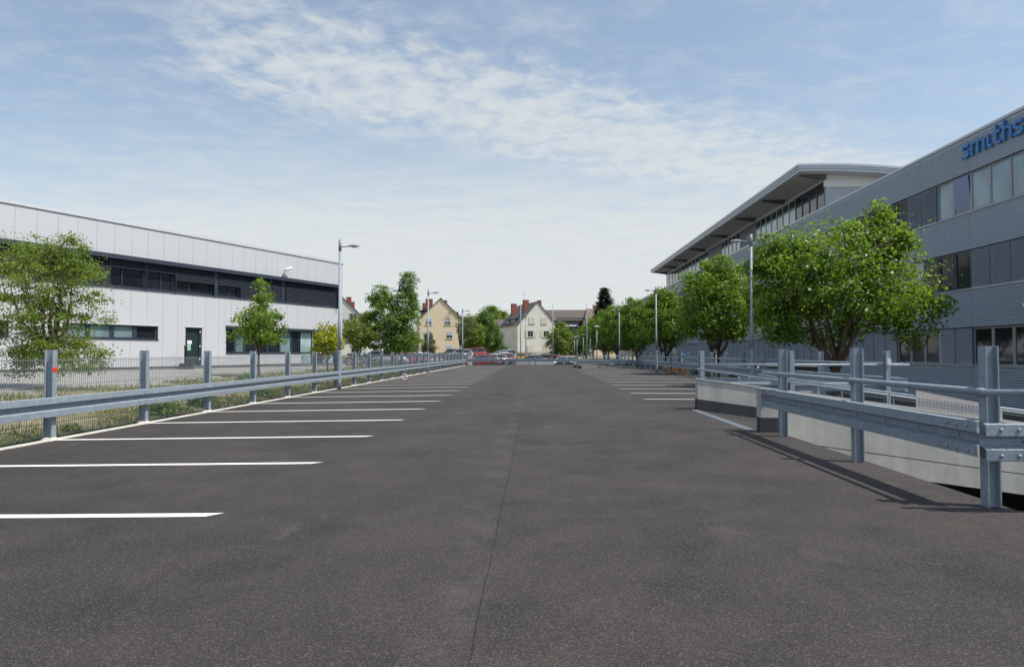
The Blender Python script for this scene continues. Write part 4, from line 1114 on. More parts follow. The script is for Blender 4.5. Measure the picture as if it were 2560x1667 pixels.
def tree_meshes(seed, th, tr, blobs, nclump, cr, nleaf, leaf, mt, lean=(0, 0), limbs=6, aspect=0.62, droop=0.25, yellow=0.12, shell=0.45, flat=0.75, fork=0.85, bend=0.25, loose=0.24):
    """blobs: crown ellipsoids (cx, cy, cz, rx, ry, rz, weight). returns trunk mesh, crown mesh"""
    rng = np.random.default_rng(seed); rnd = random.Random(seed)
    w = np.array([b[6] for b in blobs], float); w /= w.sum(); cl = []; out = []
    for k in range(nclump):
        b = blobs[rng.choice(len(blobs), p=w)]
        d = rng.normal(size=3); d /= np.linalg.norm(d); r = shell + (1 - shell) * rng.uniform() ** 0.7
        cl.append((b[0] + d[0] * r * b[3], b[1] + d[1] * r * b[4], b[2] + d[2] * r * b[5])); out.append(d)
    cl = np.array(cl); out = np.array(out)
    m = MB(); top = Vector((lean[0], lean[1], th * fork))
    m.tube([(0, 0, -0.15), (0.02, 0.01, 0.1), (lean[0] * 0.4, lean[1] * 0.4, th * 0.45), tuple(top)], [tr * 1.35, tr * 1.08, tr * 0.95, tr * 0.85], 9)
    cen = np.average([b[:3] for b in blobs], axis=0, weights=w)
    R = max(b[3] for b in blobs); limb_pts = []
    zt = max(b[2] + b[5] for b in blobs)
    for k in range(limbs):
        an = 2 * math.pi * (k + rnd.uniform(-0.3, 0.3)) / limbs; ra = R * rnd.uniform(0.3, 0.62) if k else 0.1
        e = Vector((cen[0] + ra * math.cos(an), cen[1] + ra * math.sin(an), cen[2] + (zt - cen[2]) * (0.55 - 0.6 * (ra / R) ** 1.2)))
        p0 = top - Vector((0, 0, rnd.uniform(0.0, 0.12) * th)); pts = []
        for i in range(7):
            t = i / 6; q = p0.lerp(e, t); q += Vector((math.cos(an), math.sin(an), 0)) * (bend * R * math.sin(math.pi * t) * 0.5) + Vector((rnd.uniform(-1, 1), rnd.uniform(-1, 1), 0)) * 0.05 * R * (0 < i)
            pts.append(q)
        m.tube(pts, [tr * (0.62 * (1 - i / 6) + 0.10) for i in range(7)], 6); limb_pts += pts[1:]
    for c in cl:
        q = min(limb_pts, key=lambda p: (p.x - c[0]) ** 2 + (p.y - c[1]) ** 2 + 1.6 * (p.z - c[2]) ** 2 + (3 if p.z > c[2] + 0.5 else 0))
        c = Vector(c); mid = q.lerp(c, 0.5) + Vector((0, 0, 0.08 * (c - q).length))
        m.tube([q, mid, c], [tr * 0.16, tr * 0.10, tr * 0.04], 4, caps=False)
    tm = m.mesh('trunk', 'bark', True)
    # leaves
    per = rng.multinomial(int(nleaf * 0.72), rng.dirichlet(np.ones(nclump) * 4)); C = []; N = []; HU = []
    for k in range(nclump):
        n = per[k]; d = rng.normal(size=(n, 3)); d /= np.linalg.norm(d, axis=1, keepdims=True)
        r = rng.uniform(0, 1, n) ** 0.45; s = cr * rng.uniform(0.7, 1.25)
        P = cl[k] + d * r[:, None] * s * np.array([1, 1, flat]); P[:, 2] -= droop * s * np.abs(d[:, 0] * r) * 0.4
        C.append(P); N.append(d * 0.45 + out[k] * 0.3 + np.array([0, 0, 0.55]) + rng.normal(size=(n, 3)) * 0.55); HU.append(np.full(n, rng.uniform(0.25, 0.75)))
    nl = int(nleaf * loose); bi = rng.choice(len(blobs), nl, p=w); BB = np.array(blobs)[bi]
    d = rng.normal(size=(nl, 3)); d /= np.linalg.norm(d, axis=1, keepdims=True); r = rng.uniform(0.35, 1.0, nl) ** 0.6 * (1 + 0.22 * np.sin(d[:, 0] * 7 + seed) * np.sin(d[:, 2] * 6 + 1) + rng.normal(0, 0.06, nl))
    C.append(BB[:, :3] + d * r[:, None] * BB[:, 3:6]); N.append(d * 0.4 + np.array([0, 0, 0.5]) + rng.normal(size=(nl, 3)) * 0.6); HU.append(np.full(nl, 0.55))
    C = np.concatenate(C); N = np.concatenate(N); HU = np.concatenate(HU); keep = C[:, 2] > 0.03
    return tm, leaf_mesh('crown', C[keep], N[keep], leaf, rng, mt, aspect, droop, yellow, HU[keep])


def plant_tree(name, label, x, y, meshes, rz=0.0, sc=1.0, zb=None, group=None, cat='tree'):
    t = thing(name, label, cat, (x, y, ground_h(x, y) if zb is None else zb), rz, group); t.scale = (sc, sc, sc) if not hasattr(sc, '__len__') else sc
    link('trunk', meshes[0], t); c = link('crown', meshes[1], t); return t


# the largest tree of the row, then its smaller neighbours
big = tree_meshes(21, 2.35, 0.155, [(0.1, 0, 5.15, 3.25, 3.0, 2.35, 6), (1.7, 0, 7.0, 0.95, 1.0, 1.15, 0.8), (-1.9, 0, 6.0, 1.2, 1.2, 1.1, 0.8), (2.8, 0, 4.0, 1.25, 1.4, 1.2, 1.0), (-2.2, 0, 3.8, 1.1, 1.2, 1.1, 0.8)], 270, 0.42, 40000, 0.128, 'leaf_maple', limbs=8, shell=0.25, aspect=0.8, droop=0.15)
plant_tree('maple_tree', 'largest rounded green tree with forked trunk right of the near lamp', 11.25, 25.2, big, group='tree row before the office building')
mid = [tree_meshes(31 + k, 2.3, 0.12, [(0, 0, 4.7, 2.35, 2.3, 1.9, 4), (0.3, 0.2, 6.0, 1.2, 1.2, 1.2, 1), (0, 0, 3.5, 2.3, 2.2, 0.8, 1)], 175, 0.44, 22000, 0.14, 'leaf_maple', limbs=6, shell=0.22, aspect=0.8) for k in range(2)]
row = [(11.0, 40.3, 0, 0.3, 1.17, 'medium green row tree directly left of the largest tree'),
       (10.5, 36.5, 1, 2.0, 0.62, None),
       (10.9, 55.9, 1, 1.2, 1.12, 'third green tree of the row, behind the second right lamp'),
       (10.8, 70.5, 0, 2.6, 1.16, 'fourth green tree of the row, before the far end of the office building'),
       (10.6, 86.0, 1, 4.0, 1.2, 'fifth row tree, right of the dark spruce'),
       (10.6, 102, 0, 5.1, 1.2, 'sixth row tree, below the dark spruce'),
       (10.2, 117, 1, 0.4, 1.05, 'seventh and farthest tree of the row')]
for (x, y, k, rz, sc, lab) in row:
    if lab: plant_tree('maple_tree', lab, x, y, mid[k], rz, sc, group='tree row before the office building')

# left side
horn = tree_meshes(41, 1.1, 0.07, [(0, 0, 2.35, 1.45, 1.5, 1.55, 5), (-0.9, 0, 3.5, 0.9, 0.9, 0.8, 1.2), (0.5, 0, 3.5, 0.8, 0.8, 0.7, 1), (0.9, -0.4, 0.9, 1.2, 0.9, 0.6, 1.5), (-0.8, 0, 0.9, 1.0, 0.9, 0.65, 1.1)], 300, 0.27, 25000, 0.07, 'leaf_hornbeam', limbs=9, shell=0.12, loose=0.2, droop=0.6, flat=0.55, yellow=0.2, fork=0.9)
plant_tree('hornbeam_tree', 'wide bushy young tree behind the fence at the left edge', -13.05, 17.3, horn)
sap = tree_meshes(43, 1.5, 0.05, [(0, 0, 2.25, 1.15, 1.1, 0.85, 4), (0.1, 0, 3.35, 0.5, 0.5, 0.8, 1.2), (-0.1, 0, 1.7, 1.3, 1.1, 0.5, 1)], 80, 0.26, 5600, 0.095, 'leaf_maple', limbs=6, shell=0.2, aspect=0.85, yellow=0.25, fork=0.8)
plant_tree('maple_sapling', 'young round maple before the pale metal building', -11.55, 27.2, sap)
yel = tree_meshes(44, 0.9, 0.03, [(0, 0, 1.35, 0.5, 0.5, 0.55, 3)], 34, 0.20, 1700, 0.085, 'leaf_yellow', limbs=5, shell=0.2, aspect=0.85, yellow=0.5)
plant_tree('sapling', 'small yellow leaved sapling beside the nearest left lamp', -8.45, 26.6, yel, 0, 1.35)
loc_ = tree_meshes(45, 1.6, 0.11, [(0, 0, 3.3, 1.75, 1.7, 2.3, 5), (1.0, 0, 6.0, 0.55, 0.6, 1.4, 1.0), (-0.9, 0, 5.3, 0.8, 0.8, 1.0, 1), (0.2, 0, 1.8, 1.9, 1.7, 0.9, 1.5), (0.6, 0, 4.6, 1.3, 1.3, 1.2, 1.5)], 220, 0.40, 22000, 0.15, 'leaf_locust', limbs=8, shell=0.3, droop=0.7, flat=0.6, yellow=0.12, aspect=0.45)
plant_tree('locust_tree', 'tall dense green tree with drooping twigs beyond the left fence', -11.9, 55.0, loc_, 0, (1.3, 1.3, 1.1))
low = tree_meshes(46, 1.6, 0.09, [(0, 0, 2.7, 1.7, 1.6, 1.35, 4), (0.6, 0, 3.9, 0.7, 0.7, 0.6, 1)], 80, 0.46, 8500, 0.15, 'leaf_hornbeam', limbs=6, shell=0.3, yellow=0.2, aspect=0.75)
plant_tree('hornbeam_tree', 'lower bushy green tree at the end of the pale metal building', -14.3, 53.5, low, 0.8, 0.98)
con = tree_meshes(47, 0.5, 0.06, [(0, 0, 1.6, 1.1, 1.1, 1.5, 4), (0, 0, 3.2, 0.6, 0.6, 0.9, 1)], 60, 0.42, 5200, 0.16, 'leaf_brown', limbs=5, shell=0.3)
plant_tree('shrub', 'conical olive shrub at the foot of the beige house', -15.4, 95, con, 0, 1.05, cat='shrub')
wis = tree_meshes(48, 2.6, 0.09, [(0.9, 0, 4.6, 1.6, 1.5, 1.6, 3), (-0.6, 0, 5.2, 1.4, 1.2, 1.6, 1)], 60, 0.5, 2100, 0.14, 'leaf_brown', limbs=8, shell=0.3, droop=0.3, aspect=0.5)
plant_tree('thin_tree', 'sparse brownish young tree before the right edge of the beige house', -10.5, 92.0, wis, 0, 1.1)
dark = [tree_meshes(50 + k, 1.8, 0.2, [(0, 0, 4.6, 2.9, 2.8, 3.4, 4), (0.8, 0, 7.0, 1.6, 1.6, 1.6, 1)], 95, 0.85, 8500, 0.30, 'leaf_dark' if k == 0 else 'leaf_hornbeam', limbs=7, shell=0.45, aspect=0.8) for k in range(2)]
for (x, y, k, rz, sc, lab) in [(-9.7, 118, 0, 0.0, 0.95, 'dark green tree between the beige and the white house'),
                               (-7.9, 122, 0, 1.4, 0.74, 'second dark tree leaning to the white house side'),
                               (-10.9, 112, 1, 2.4, 0.78, 'olive green tree touching the right side of the beige house'),
                               (-15.5, 215, 1, 0.2, 1.75, 'tall pale crown rising behind the trees left of the white house'),
                               (-10.0, 222, 1, 2.2, 1.62, 'second tall crown behind the small brown roofed house'),
                               (-21.5, 210, 0, 0.4, 1.35, 'dark crown behind the ridge of the beige house'),
                               (4.1, 112, 1, 1.0, 0.78, 'loose green tree at the right corner of the white house'),
                               (7.3, 121, 0, 2.0, 0.66, 'low green tree before the long brown roof'),
                               (9.6, 126, 1, 3.0, 0.72, 'bushy green tree below the beige gable'),
                               (14.2, 128, 0, 4.0, 0.85, 'dark green tree under the spruce'),
                               (22.0, 150, 1, 1.0, 1.12, 'pale crown showing over the row trees on the right'),
                               (-17.2, 88, 0, 1.0, 0.55, 'dark green bush behind the left lot cars')]:
    plant_tree('broadleaf_tree', lab, x, y, dark[k], rz, sc, group='broadleaf trees beyond the car park')


def spruce():
    rng = np.random.default_rng(7); m = MB().tube([(0, 0, -0.2), (0, 0, 5), (0, 0, 10.6)], [0.24, 0.15, 0.02], 7); C = []; N = []
    for k in range(30):
        z = 1.2 + 9.2 * (k / 29) ** 0.95; R = 2.7 * (1 - (z - 0.6) / 10.4) ** 0.85 + 0.12
        nb = max(5, int(10 * R / 2.6 + 4))
        for j in range(nb):
            a = 2 * math.pi * (j + rng.uniform(-0.4, 0.4)) / nb; rr = R * rng.uniform(0.72, 1.12); e = (rr * math.cos(a), rr * math.sin(a), z - 0.18 * rr + 0.05)
            m.tube([(0, 0, z + 0.05), e], [0.03, 0.008], 4, caps=False)
            n = int(30 + 55 * rr / 2.6); t = rng.uniform(0.08, 1.02, n) ** 0.8
            P = np.array([0, 0, z]) * (1 - t[:, None]) + np.array(e) * t[:, None]; P += rng.normal(size=(n, 3)) * np.array([0.13, 0.13, 0.08]); P[:, 2] -= 0.10 * t
            C.append(P); d = rng.normal(size=(n, 3)) * 0.5 + np.array([0, 0, 0.8]); N.append(d)
    C = np.concatenate(C); N = np.concatenate(N)
    return m.mesh('trunk', 'bark', True), leaf_mesh('crown', C, N, 0.34, rng, 'leaf_spruce', 0.35, 0.4, 0.0)


sp = spruce()
plant_tree('spruce_tree', 'dark pointed spruce left of the office building', 15.7, 150, sp, 0, (1.95, 1.95, 1.43), zb=1.0)
plant_tree('spruce_tree', 'tiny dark spruce tip behind the trees right of the beige house', -27.5, 230, sp, 1.0, 1.38, zb=1.0)

# clipped hedge in front of the white house
rng = np.random.default_rng(9); n = 6500
C = np.stack([rng.uniform(-12.6, -5.2, n), rng.uniform(127, 128.2, n), rng.uniform(0.6, 2.5, n)], 1); C[:, 2] += 0.2 * np.sin(C[:, 0] * 1.7)
hg = link('hedge', leaf_mesh('hedge', C - np.array([-9, 127.6, 0.6]), rng.normal(size=(n, 3)) + np.array([0, -0.4, 0.7]), 0.22, rng, 'leaf_dark', 0.7), None, (-9, 127.6, 0.6)); tag(hg, 'low dark hedge left of the white house', 'hedge')

# grass and herbs on the bank
def grass():
    rng = np.random.default_rng(13); n = 46000
    x = -7.86 - 4.6 * rng.uniform(0, 1, n) ** 1.2; y = 4 + 46 * rng.uniform(0, 1, n) ** 1.5
    pn = np.sin(x * 2.1 + 1.3 * np.sin(y * 0.9)) + np.sin(y * 1.45 + 0.7) + 0.8 * np.sin(y * 3.3 + x * 2.7)
    k = pn + rng.normal(0, 0.7, n) > -0.15; x, y = x[k], y[k]; n = len(x)
    z = np.array([ground_h(a, b) for a, b in zip(x, y)]) - 0.03
    h = rng.uniform(0.05, 0.17, n) * (1 + 0.5 * (rng.uniform(0, 1, n) > 0.93)); a = rng.uniform(0, 6.283, n); w = rng.uniform(0.006, 0.014, n) * (1 + y / 22)
    ux, uy = np.cos(a) * w, np.sin(a) * w; lx, ly = rng.normal(0, 0.05, n), rng.normal(0, 0.05, n)
    V = np.empty((n, 3, 3)); V[:, 0] = np.stack([x - ux, y - uy, z], 1); V[:, 1] = np.stack([x + ux, y + uy, z], 1); V[:, 2] = np.stack([x + lx, y + ly, z + h], 1)
    me = bpy.data.meshes.new('grass'); me.vertices.add(3 * n); me.vertices.foreach_set('co', V.reshape(-1).astype(np.float32))
    me.loops.add(3 * n); me.loops.foreach_set('vertex_index', np.arange(3 * n, dtype=np.int32)); me.polygons.add(n); me.polygons.foreach_set('loop_start', np.arange(0, 3 * n, 3, dtype=np.int32)); me.update(calc_edges=True)
    c = np.ones((n, 3, 4), np.float32); dry = np.clip(0.28 + 0.35 * np.sin(y * 0.8 + x) + rng.normal(0, 0.3, n), 0, 1)
    c[:, :, 0] = rng.uniform(0, 1, n)[:, None]; c[:, :, 1] = dry[:, None]
    me.color_attributes.new('lc', 'FLOAT_COLOR', 'POINT').data.foreach_set('color', c.reshape(-1)); me.materials.append(M['grass_blade'])
    o = kind(link('grass', me), 'stuff'); tag(o, 'patchy dry grass on the bank behind the left guardrail', 'grass')


grass()


def herb(label, x, y, sc, seed, mt='leaf_maple'):
    rng = np.random.default_rng(seed); n = 260; d = rng.normal(size=(n, 3)); d[:, 2] = np.abs(d[:, 2]); d /= np.linalg.norm(d, axis=1, keepdims=True)
    C = d * (rng.uniform(0.25, 1, n)[:, None]) * np.array([0.42, 0.42, 0.34]) + np.array([0, 0, 0.03])
    t = thing('weed_plant', label, 'plant', (x, y, ground_h(x, y)), 0, 'leafy weeds along the left deck edge'); t.scale = (sc, sc, sc)
    m = MB()
    for k in range(9): m.tube([(0, 0, -0.05), tuple(d[k] * np.array([0.25, 0.25, 0.25]))], [0.008, 0.004], 4)
    m.mesh('stem', 'bark'); link('stems', m.mesh('stems', 'bark'), t); link('leaves', leaf_mesh('leaves', C, d + np.array([0, 0, 0.5]) + rng.normal(size=(n, 3)) * 0.3, 0.13, rng, mt, 0.7), t)


herb('large leafy green weed below the guardrail before the third post', -8.25, 14.2, 1.1, 1)
herb('dark green weed clump just past the third left post', -8.3, 16.2, 1.0, 2, 'leaf_dark')
herb('small green weed near the foot of the second left post', -8.05, 11.2, 0.45, 3)
herb('yellowish weed at the left border of the picture', -8.4, 9.3, 0.8, 4, 'leaf_yellow')
herb('green weed between the fifth and sixth left post', -8.2, 19.8, 0.9, 5)
herb('green weed at the foot of the young maple', -10.9, 24.5, 0.9, 6)

# ------------------------------------------------------------------ vehicles
WHEEL_T = MB().lathe([(0.20, -0.10), (0.31, -0.10), (0.325, -0.06), (0.325, 0.06), (0.31, 0.10), (0.20, 0.10)], 20).mesh('tyre', 'tyre', False)
WHEEL_R = MB().lathe([(0.05, -0.085), (0.20, -0.075), (0.205, 0.075), (0.05, 0.085)], 20).mesh('rim', 'rim', False)


def car(name, label, x, y, rz, paint, shape='hatch', zb=None, group='cars on the far car park', cat='car'):
    """length along local x, nose at +x"""
    P = {'hatch': dict(L=4.1, W=1.74, belt=0.92, roof=1.47, hood=0.86, cab=(-1.98, -1.55, 0.35, 1.10)),
         'sedan': dict(L=4.5, W=1.78, belt=0.92, roof=1.43, hood=0.88, cab=(-1.75, -1.0, 0.30, 1.05)),
         'wagon': dict(L=4.5, W=1.78, belt=0.93, roof=1.50, hood=0.88, cab=(-2.18, -1.8, 0.30, 1.10)),
         'mpv': dict(L=4.4, W=1.82, belt=1.00, roof=1.68, hood=0.98, cab=(-2.12, -1.9, 0.45, 1.45)),
         'van': dict(L=4.4, W=1.85, belt=1.15, roof=1.95, hood=1.05, cab=(-2.16, -2.08, 0.75, 1.45))}[shape]
    L, Wd, belt, roof, hood, cab = P['L'] / 2, P['W'] / 2, P['belt'], P['roof'], P['hood'], P['cab']
    t = thing(name, label, cat, (x, y, ground_h(x, y) if zb is None else zb), rz, group)
    # lower body: stations (x, half width, z low, z top)
    st = [(-L, 0.80, 0.36, belt - 0.16), (-L + 0.06, 0.92, 0.24, belt - 0.03), (-L + 0.3, 0.98, 0.19, belt), (-0.6, 1.0, 0.19, belt), (cab[3] - 0.05, 1.0, 0.19, belt - 0.01), (cab[3] + 0.45, 0.97, 0.19, hood), (L - 0.28, 0.92, 0.20, hood - 0.14), (L - 0.05, 0.84, 0.26, hood - 0.28), (L, 0.74, 0.36, hood - 0.36)]
    vs = []; n = 8
    for (sx, hw, z0, z1) in st:
        h = Wd * hw; zm = (z0 + z1) * 0.55
        vs += [(sx, -h * 0.94, z0), (sx, -h, zm), (sx, -h * 0.96, z1 - 0.06), (sx, -h * 0.86, z1), (sx, h * 0.86, z1), (sx, h * 0.96, z1 - 0.06), (sx, h, zm), (sx, h * 0.94, z0)]
    fs = []
    for k in range(len(st) - 1):
        for i in range(n): fs.append((k * n + i, (k + 1) * n + i, (k + 1) * n + (i + 1) % n, k * n + (i + 1) % n))
    fs += [tuple(range(n)), tuple((len(st) - 1) * n + i for i in range(n))[::-1]]
    bd = MB().add(vs, fs).build('body', 'paint_' + paint, t, True)
    c0, c1, c2, c3 = cab; zb_ = belt - 0.04
    lo = [(c0, Wd * 0.84), (c1 * 0.5 + c0 * 0.5, Wd * 0.90), (c2, Wd * 0.90), (c3, Wd * 0.82)]; hi = [(c1, Wd * 0.66), (c1 * 0.6, Wd * 0.72), (c2 * 0.6, Wd * 0.72), (c2, Wd * 0.68)]
    vs = [(a, -b, zb_) for a, b in lo] + [(a, b, zb_) for a, b in lo] + [(a, -b, roof - 0.05) for a, b in hi] + [(a, b, roof - 0.05) for a, b in hi]
    g = MB().add(vs, [(0, 1, 9, 8), (1, 2, 10, 9), (2, 3, 11, 10), (4, 12, 13, 5), (5, 13, 14, 6), (6, 14, 15, 7), (3, 7, 15, 11), (0, 8, 12, 4), (8, 9, 13, 12), (9, 10, 14, 13), (10, 11, 15, 14)]).build('windows', 'glass_car', t)
    vs = [(a - 0.03, -b - 0.02, roof - 0.075) for a, b in hi] + [(a - 0.03, b + 0.02, roof - 0.075) for a, b in hi] + [(a * 0.93, -b * 0.82, roof) for a, b in hi] + [(a * 0.93, b * 0.82, roof) for a, b in hi]
    MB().add(vs, [(0, 1, 9, 8), (1, 2, 10, 9), (2, 3, 11, 10), (4, 12, 13, 5), (5, 13, 14, 6), (6, 14, 15, 7), (3, 7, 15, 11), (0, 8, 12, 4), (8, 9, 13, 12), (9, 10, 14, 13), (10, 11, 15, 14), (0, 4, 5, 1), (1, 5, 6, 2), (2, 6, 7, 3)]).build('roof', 'paint_' + paint, t, True)
    for s in (-1, 1):      # pillars
        for (a, b) in ((lo[0], hi[0]), (lo[3], hi[3])):
            MB().tube([(a[0], s * a[1], zb_), (b[0], s * b[1], roof - 0.06)], 0.035, 5).build('pillar', 'paint_' + paint, t)
        MB().tube([((c1 + c2) / 2, s * Wd * 0.905, zb_), ((c1 + c2) / 2 * 0.7, s * Wd * 0.725, roof - 0.06)], 0.03, 5).build('pillar', 'paint_' + paint, t)
        MB().box(L - 0.20, L - 0.02, s * Wd * 0.52, s * Wd * 0.80, hood - 0.36, hood - 0.22).build('headlight', 'lamp_lens', t)
        MB().box(-L - 0.012, -L + 0.14, s * Wd * 0.60, s * Wd * 0.84, belt - 0.32, belt - 0.10).build('tail_light', 'red_lens', t)
        MB().box(c3 - 0.32, c3 - 0.16, s * Wd * 0.93, s * (Wd + 0.16), belt - 0.01, belt + 0.13).build('mirror', 'paint_' + paint, t)
        for wx in (-L + 0.78, L - 0.85):
            w = link('wheel', WHEEL_T, t, (wx, s * (Wd - 0.10), 0.325)); w.rotation_euler = (R_(90), 0, 0); link('rim', WHEEL_R, w)
    MB().box(-L - 0.03, -L + 0.02, -0.26, 0.26, 0.50, 0.61).build('number_plate', 'white_plastic', t)
    return t


CP = [('red', 'hatch', 'red hatchback behind the bars at the left end of the deck', -6.7, 80.5, 200), ('white', 'hatch', 'white car with its tail beside the red hatchback', -5.7, 86.5, 200),
      ('red', 'wagon', 'red estate car between the white car and the silver cars', -5.0, 89.5, 195), ('silver', 'hatch', 'silver hatchback in the middle of the left car row', -4.9, 95, 195), ('white', 'sedan', 'white saloon behind the silver hatchback', -5.3, 99.5, 200),
      ('silver', 'mpv', 'silver people carrier at the end of the left car row', -5.2, 105, 200), ('red', 'mpv', 'red car roof behind the pale gate pillar', -10.0, 106, 190), ('silver', 'hatch', 'silver car left of the pale gate pillar', -11.6, 101, 190),
      ('grey', 'wagon', 'grey car farthest left before the beige house', -13.2, 103, 185), ('yellow', 'hatch', 'yellow car before the white house', -2.2, 101, 90), ('navy', 'sedan', 'dark blue saloon before the white house', -0.6, 92, 180),
      ('black', 'wagon', 'black car right of the dark blue saloon', 1.0, 98, 200), ('red', 'hatch', 'dark red car half hidden by the flagpole', 2.6, 98, 200), ('white', 'mpv', 'white roofed car right of the middle flagpole', 3.7, 90, 180),
      ('silver', 'hatch', 'nearest silver car behind the end guardrail', 3.1, 77.5, 160), ('silver', 'sedan', 'silver car roof before the row trees', 8.2, 88, 180), ('white', 'hatch', 'white car behind the second ramp', 9.8, 79, 180)]
for (pc, sh, lab, x, y, rz) in CP: car('parked_car', lab, x, y, R_(rz), pc, sh)
car('parked_car', 'silver car seen through the fence beyond the left lamp', -13.6, 60.5, R_(15), 'silver', 'hatch', group='cars beyond the left fence')
car('parked_car', 'red car seen through the fence under the tall green tree', -12.8, 66.5, R_(15), 'red', 'hatch', group='cars beyond the left fence')
car('parked_car', 'white estate car seen through the fence under the tall green tree', -11.6, 70.5, R_(15), 'white', 'wagon', group='cars beyond the left fence')
car('parked_van', 'white compact van behind the rails below the largest tree', 10.9, 31.0, R_(180), 'white', 'van', group='cars by the office building', cat='van')
car('parked_car', 'dark car below the row trees behind the right guardrail', 12.5, 45.0, R_(180), 'black', 'wagon', group='cars by the office building')
car('parked_car', 'grey car below the row trees further back', 12.5, 50.0, R_(180), 'grey', 'hatch', group='cars by the office building')


def motorbike(label, x, y, rz):
    t = thing('motorbike', label, 'motorbike', (x, y, ground_h(x, y)), rz, 'motorbikes beside the pale building')
    for wx in (-0.68, 0.72):
        m = MB(); pr = []
        for i in range(24):
            a = 2 * math.pi * i / 24; pr.append((wx + 0.27 * math.cos(a), 0, 0.32 + 0.27 * math.sin(a)))
        m.tube(pr + [pr[0], pr[1]], 0.05, 6, caps=False); w = m.build('wheel', 'tyre', t, True)
        h = MB()
        for i in range(6):
            a = math.pi * i / 3; h.tube([(wx, 0, 0.32), (wx + 0.24 * math.cos(a), 0, 0.32 + 0.24 * math.sin(a))], 0.012, 4)
        h.build('rim', 'rim', w)
    MB().tube([(0.72, 0, 0.32), (0.48, 0, 0.98)], 0.035, 6).build('fork', 'rim', t)
    MB().tube([(0.42, -0.36, 1.03), (0.5, -0.1, 1.0), (0.5, 0.1, 1.0), (0.42, 0.36, 1.03)], 0.016, 6).build('handlebar', 'dark_plastic', t)
    MB().hexa([(-0.25, -0.14, 0.3), (0.3, -0.14, 0.3), (0.3, 0.14, 0.3), (-0.25, 0.14, 0.3)], [(-0.3, -0.1, 0.62), (0.4, -0.1, 0.66), (0.4, 0.1, 0.66), (-0.3, 0.1, 0.62)]).build('engine', 'rim', t)
    m = MB().tube([(-0.1, 0, 0.74), (0.1, 0, 0.8), (0.38, 0, 0.8), (0.46, 0, 0.76)], [0.09, 0.15, 0.14, 0.05], 10); m.build('tank', 'paint_black', t, True)
    MB().tube([(-0.82, 0, 0.84), (-0.6, 0, 0.80), (-0.3, 0, 0.76), (-0.08, 0, 0.76)], [0.06, 0.11, 0.13, 0.08], 8).build('seat', 'dark_plastic', t, True)
    MB().tube([(-0.68, 0.1, 0.32), (-0.2, 0.1, 0.36)], 0.03, 6).build('swing_arm', 'rim', t)
    MB().tube([(0.25, -0.15, 0.3), (-0.3, -0.17, 0.28), (-0.85, -0.18, 0.42)], [0.03, 0.045, 0.05], 8).build('exhaust', 'rim', t, True)
    MB().tube([(0.5, 0, 0.9), (0.64, 0, 0.88)], [0.05, 0.10], 10).build('headlight', 'lamp_lens', t, True)


motorbike('dark motorbike left of two, at the end of the pale building', -13.0, 48.2, R_(12))
motorbike('dark motorbike right of two, under the lower bushy tree', -12.0, 47.2, R_(160))

# ------------------------------------------------------------------ signs and small things
sg = thing('direction_sign', 'blue sign with white arrow pointing left before the office building', 'sign', (10.45, 47.5, -1.2))
MB().lathe([(0.03, 0), (0.03, 2.55)], 8).build('pole', 'galvanised', sg, True)
MB().box(-0.33, 0.33, -0.045, -0.032, 2.26, 2.50).build('board', 'sign_blue', sg)
MB().add([(-0.29, -0.050, 2.38), (-0.15, -0.050, 2.47), (-0.15, -0.050, 2.405), (0.27, -0.050, 2.405), (0.27, -0.050, 2.355), (-0.15, -0.050, 2.355), (-0.15, -0.050, 2.29)], [(0, 6, 5, 4, 3, 2, 1)]).build('arrow', 'line_paint', sg)
ms = thing('traffic_mirror', 'round black backed traffic mirror on a pole left of the largest tree', 'mirror', (10.35, 38.2, -1.2))
MB().lathe([(0.035, 0), (0.035, 2.7)], 8).build('pole', 'galvanised', ms, True)
o = MB().lathe([(0.05, 0.0), (0.22, 0.05), (0.33, 0.14), (0.35, 0.16)], 18).build('mirror_back', 'dark_plastic', ms, True, (0, -0.05, 2.85)); o.rotation_euler = (R_(-60), 0, 0); o.scale = (1, 0.8, 1)
rs = thing('round_sign', 'small round sign on a post behind the second ramp', 'sign', (6.6, 79, -1.05))
MB().lathe([(0.03, 0), (0.03, 2.95)], 8).build('pole', 'galvanised', rs, True)
MB().tube([(0, -0.05, 2.65), (0, -0.035, 2.65)], 0.30, 20).build('board', 'line_paint', rs)
m = MB(); pr = [(0.25 * math.cos(2 * math.pi * i / 20), -0.052, 2.65 + 0.25 * math.sin(2 * math.pi * i / 20)) for i in range(22)]; m.tube(pr, 0.045, 5, caps=False); m.build('ring', 'dark_plastic', rs)

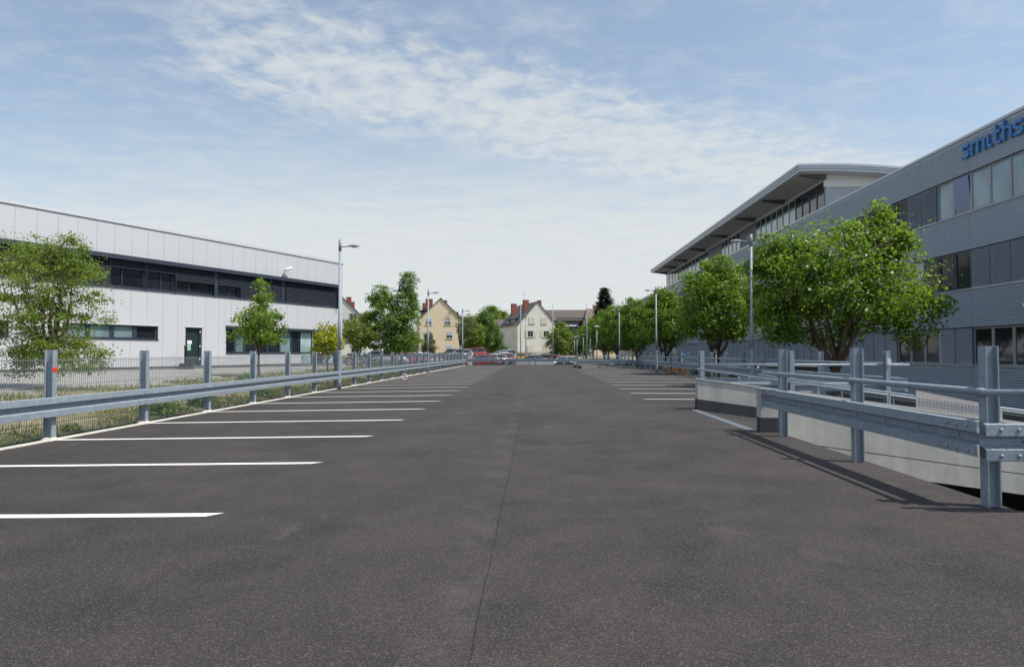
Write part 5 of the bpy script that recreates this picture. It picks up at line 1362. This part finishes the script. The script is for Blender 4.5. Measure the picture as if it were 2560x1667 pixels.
for (x, lab, n) in ((9.30, 'left stack of wooden pallets behind the right guardrail', 11), (10.15, 'right stack of wooden pallets behind the right guardrail', 11)):
    st_ = thing('pallet_stack', lab, 'pallet stack', (x, 45.9, -1.2), 0, 'pallet stacks')
    pm = MB()
    for k in range(5): pm.box(-0.36, 0.36, -0.60 + 0.265 * k, -0.46 + 0.265 * k, 0.118, 0.14)
    for k in range(3): pm.box(-0.36 + 0.29 * k, -0.22 + 0.29 * k, -0.60, 0.60, 0.0, 0.02); pm.box(-0.36 + 0.29 * k, -0.22 + 0.29 * k, -0.58, -0.44, 0.02, 0.118); pm.box(-0.36 + 0.29 * k, -0.22 + 0.29 * k, 0.44, 0.58, 0.02, 0.118)
    me = pm.mesh('pallet', 'wood')
    for k in range(n): link('pallet', me, st_, (random.Random(k).uniform(-0.02, 0.02), 0, 0.142 * k))
tag(MB().box(8.25, 8.5, 37.9, 38.7, 0.005, 0.045).build('plank', 'wood'), 'short orange brown plank on the deck near the right guardrail', 'plank')
rl = thing('tape_roll', 'white ring shaped roll lying on a bay line near the left edge', 'roll', (-6.55, 33.0, deck_z(-6.5)))
m = MB(); pr = [(0.13 * math.cos(2 * math.pi * i / 20), 0, 0.16 + 0.13 * math.sin(2 * math.pi * i / 20)) for i in range(22)]; m.tube(pr, 0.022, 6, caps=False); m.build('roll', 'white_plastic', rl, True)
tag(MB().box(-6.30, -6.18, 32.95, 33.02, deck_z(-6.2) + 0.003, deck_z(-6.2) + 0.06).build('scrap', 'red_tag'), 'red scrap beside the white roll on the deck', 'scrap')

# bar fence with pale pillar and low wall beyond the end of the deck
pl = thing('gate_pillar', 'pale square gate pillar at the far left corner of the deck', 'pillar', (-7.25, 73.2, ground_h(-7.25, 73.2)))
MB().box(-0.22, 0.22, -0.22, 0.22, 0, 1.72).build('shaft', 'concrete_pale', pl); MB().box(-0.26, 0.26, -0.26, 0.26, 1.723, 1.80).build('cap', 'concrete_pale', pl)
bf = thing('bar_fence', 'grey steel bar fence beyond the end of the deck before the parked cars', 'fence', (-6.9, 73.4, -0.7))
m = MB()
for k in range(46): m.box(0.14 * k - 0.012, 0.14 * k + 0.012, -0.012, 0.012, 0.05, 2.05)
m.build('bars', 'galvanised_dull', bf); MB().box(-0.05, 6.4, -0.02, 0.02, 0.15, 0.2).build('lower_rail', 'galvanised_dull', bf); MB().box(-0.05, 6.4, -0.02, 0.02, 1.82, 1.87).build('upper_rail', 'galvanised_dull', bf)
for k in range(3): MB().box(0.0 + 3.1 * k, 0.07 + 3.1 * k, 0.015, 0.085, -0.1, 2.1).build('post', 'galvanised_dull', bf)
lw = tag(MB().box(-2.2, 2.0, 74.6, 74.9, -1.2, 0.40).build('low_wall', 'concrete_pale'), 'low pale concrete wall behind the end guardrail', 'wall')
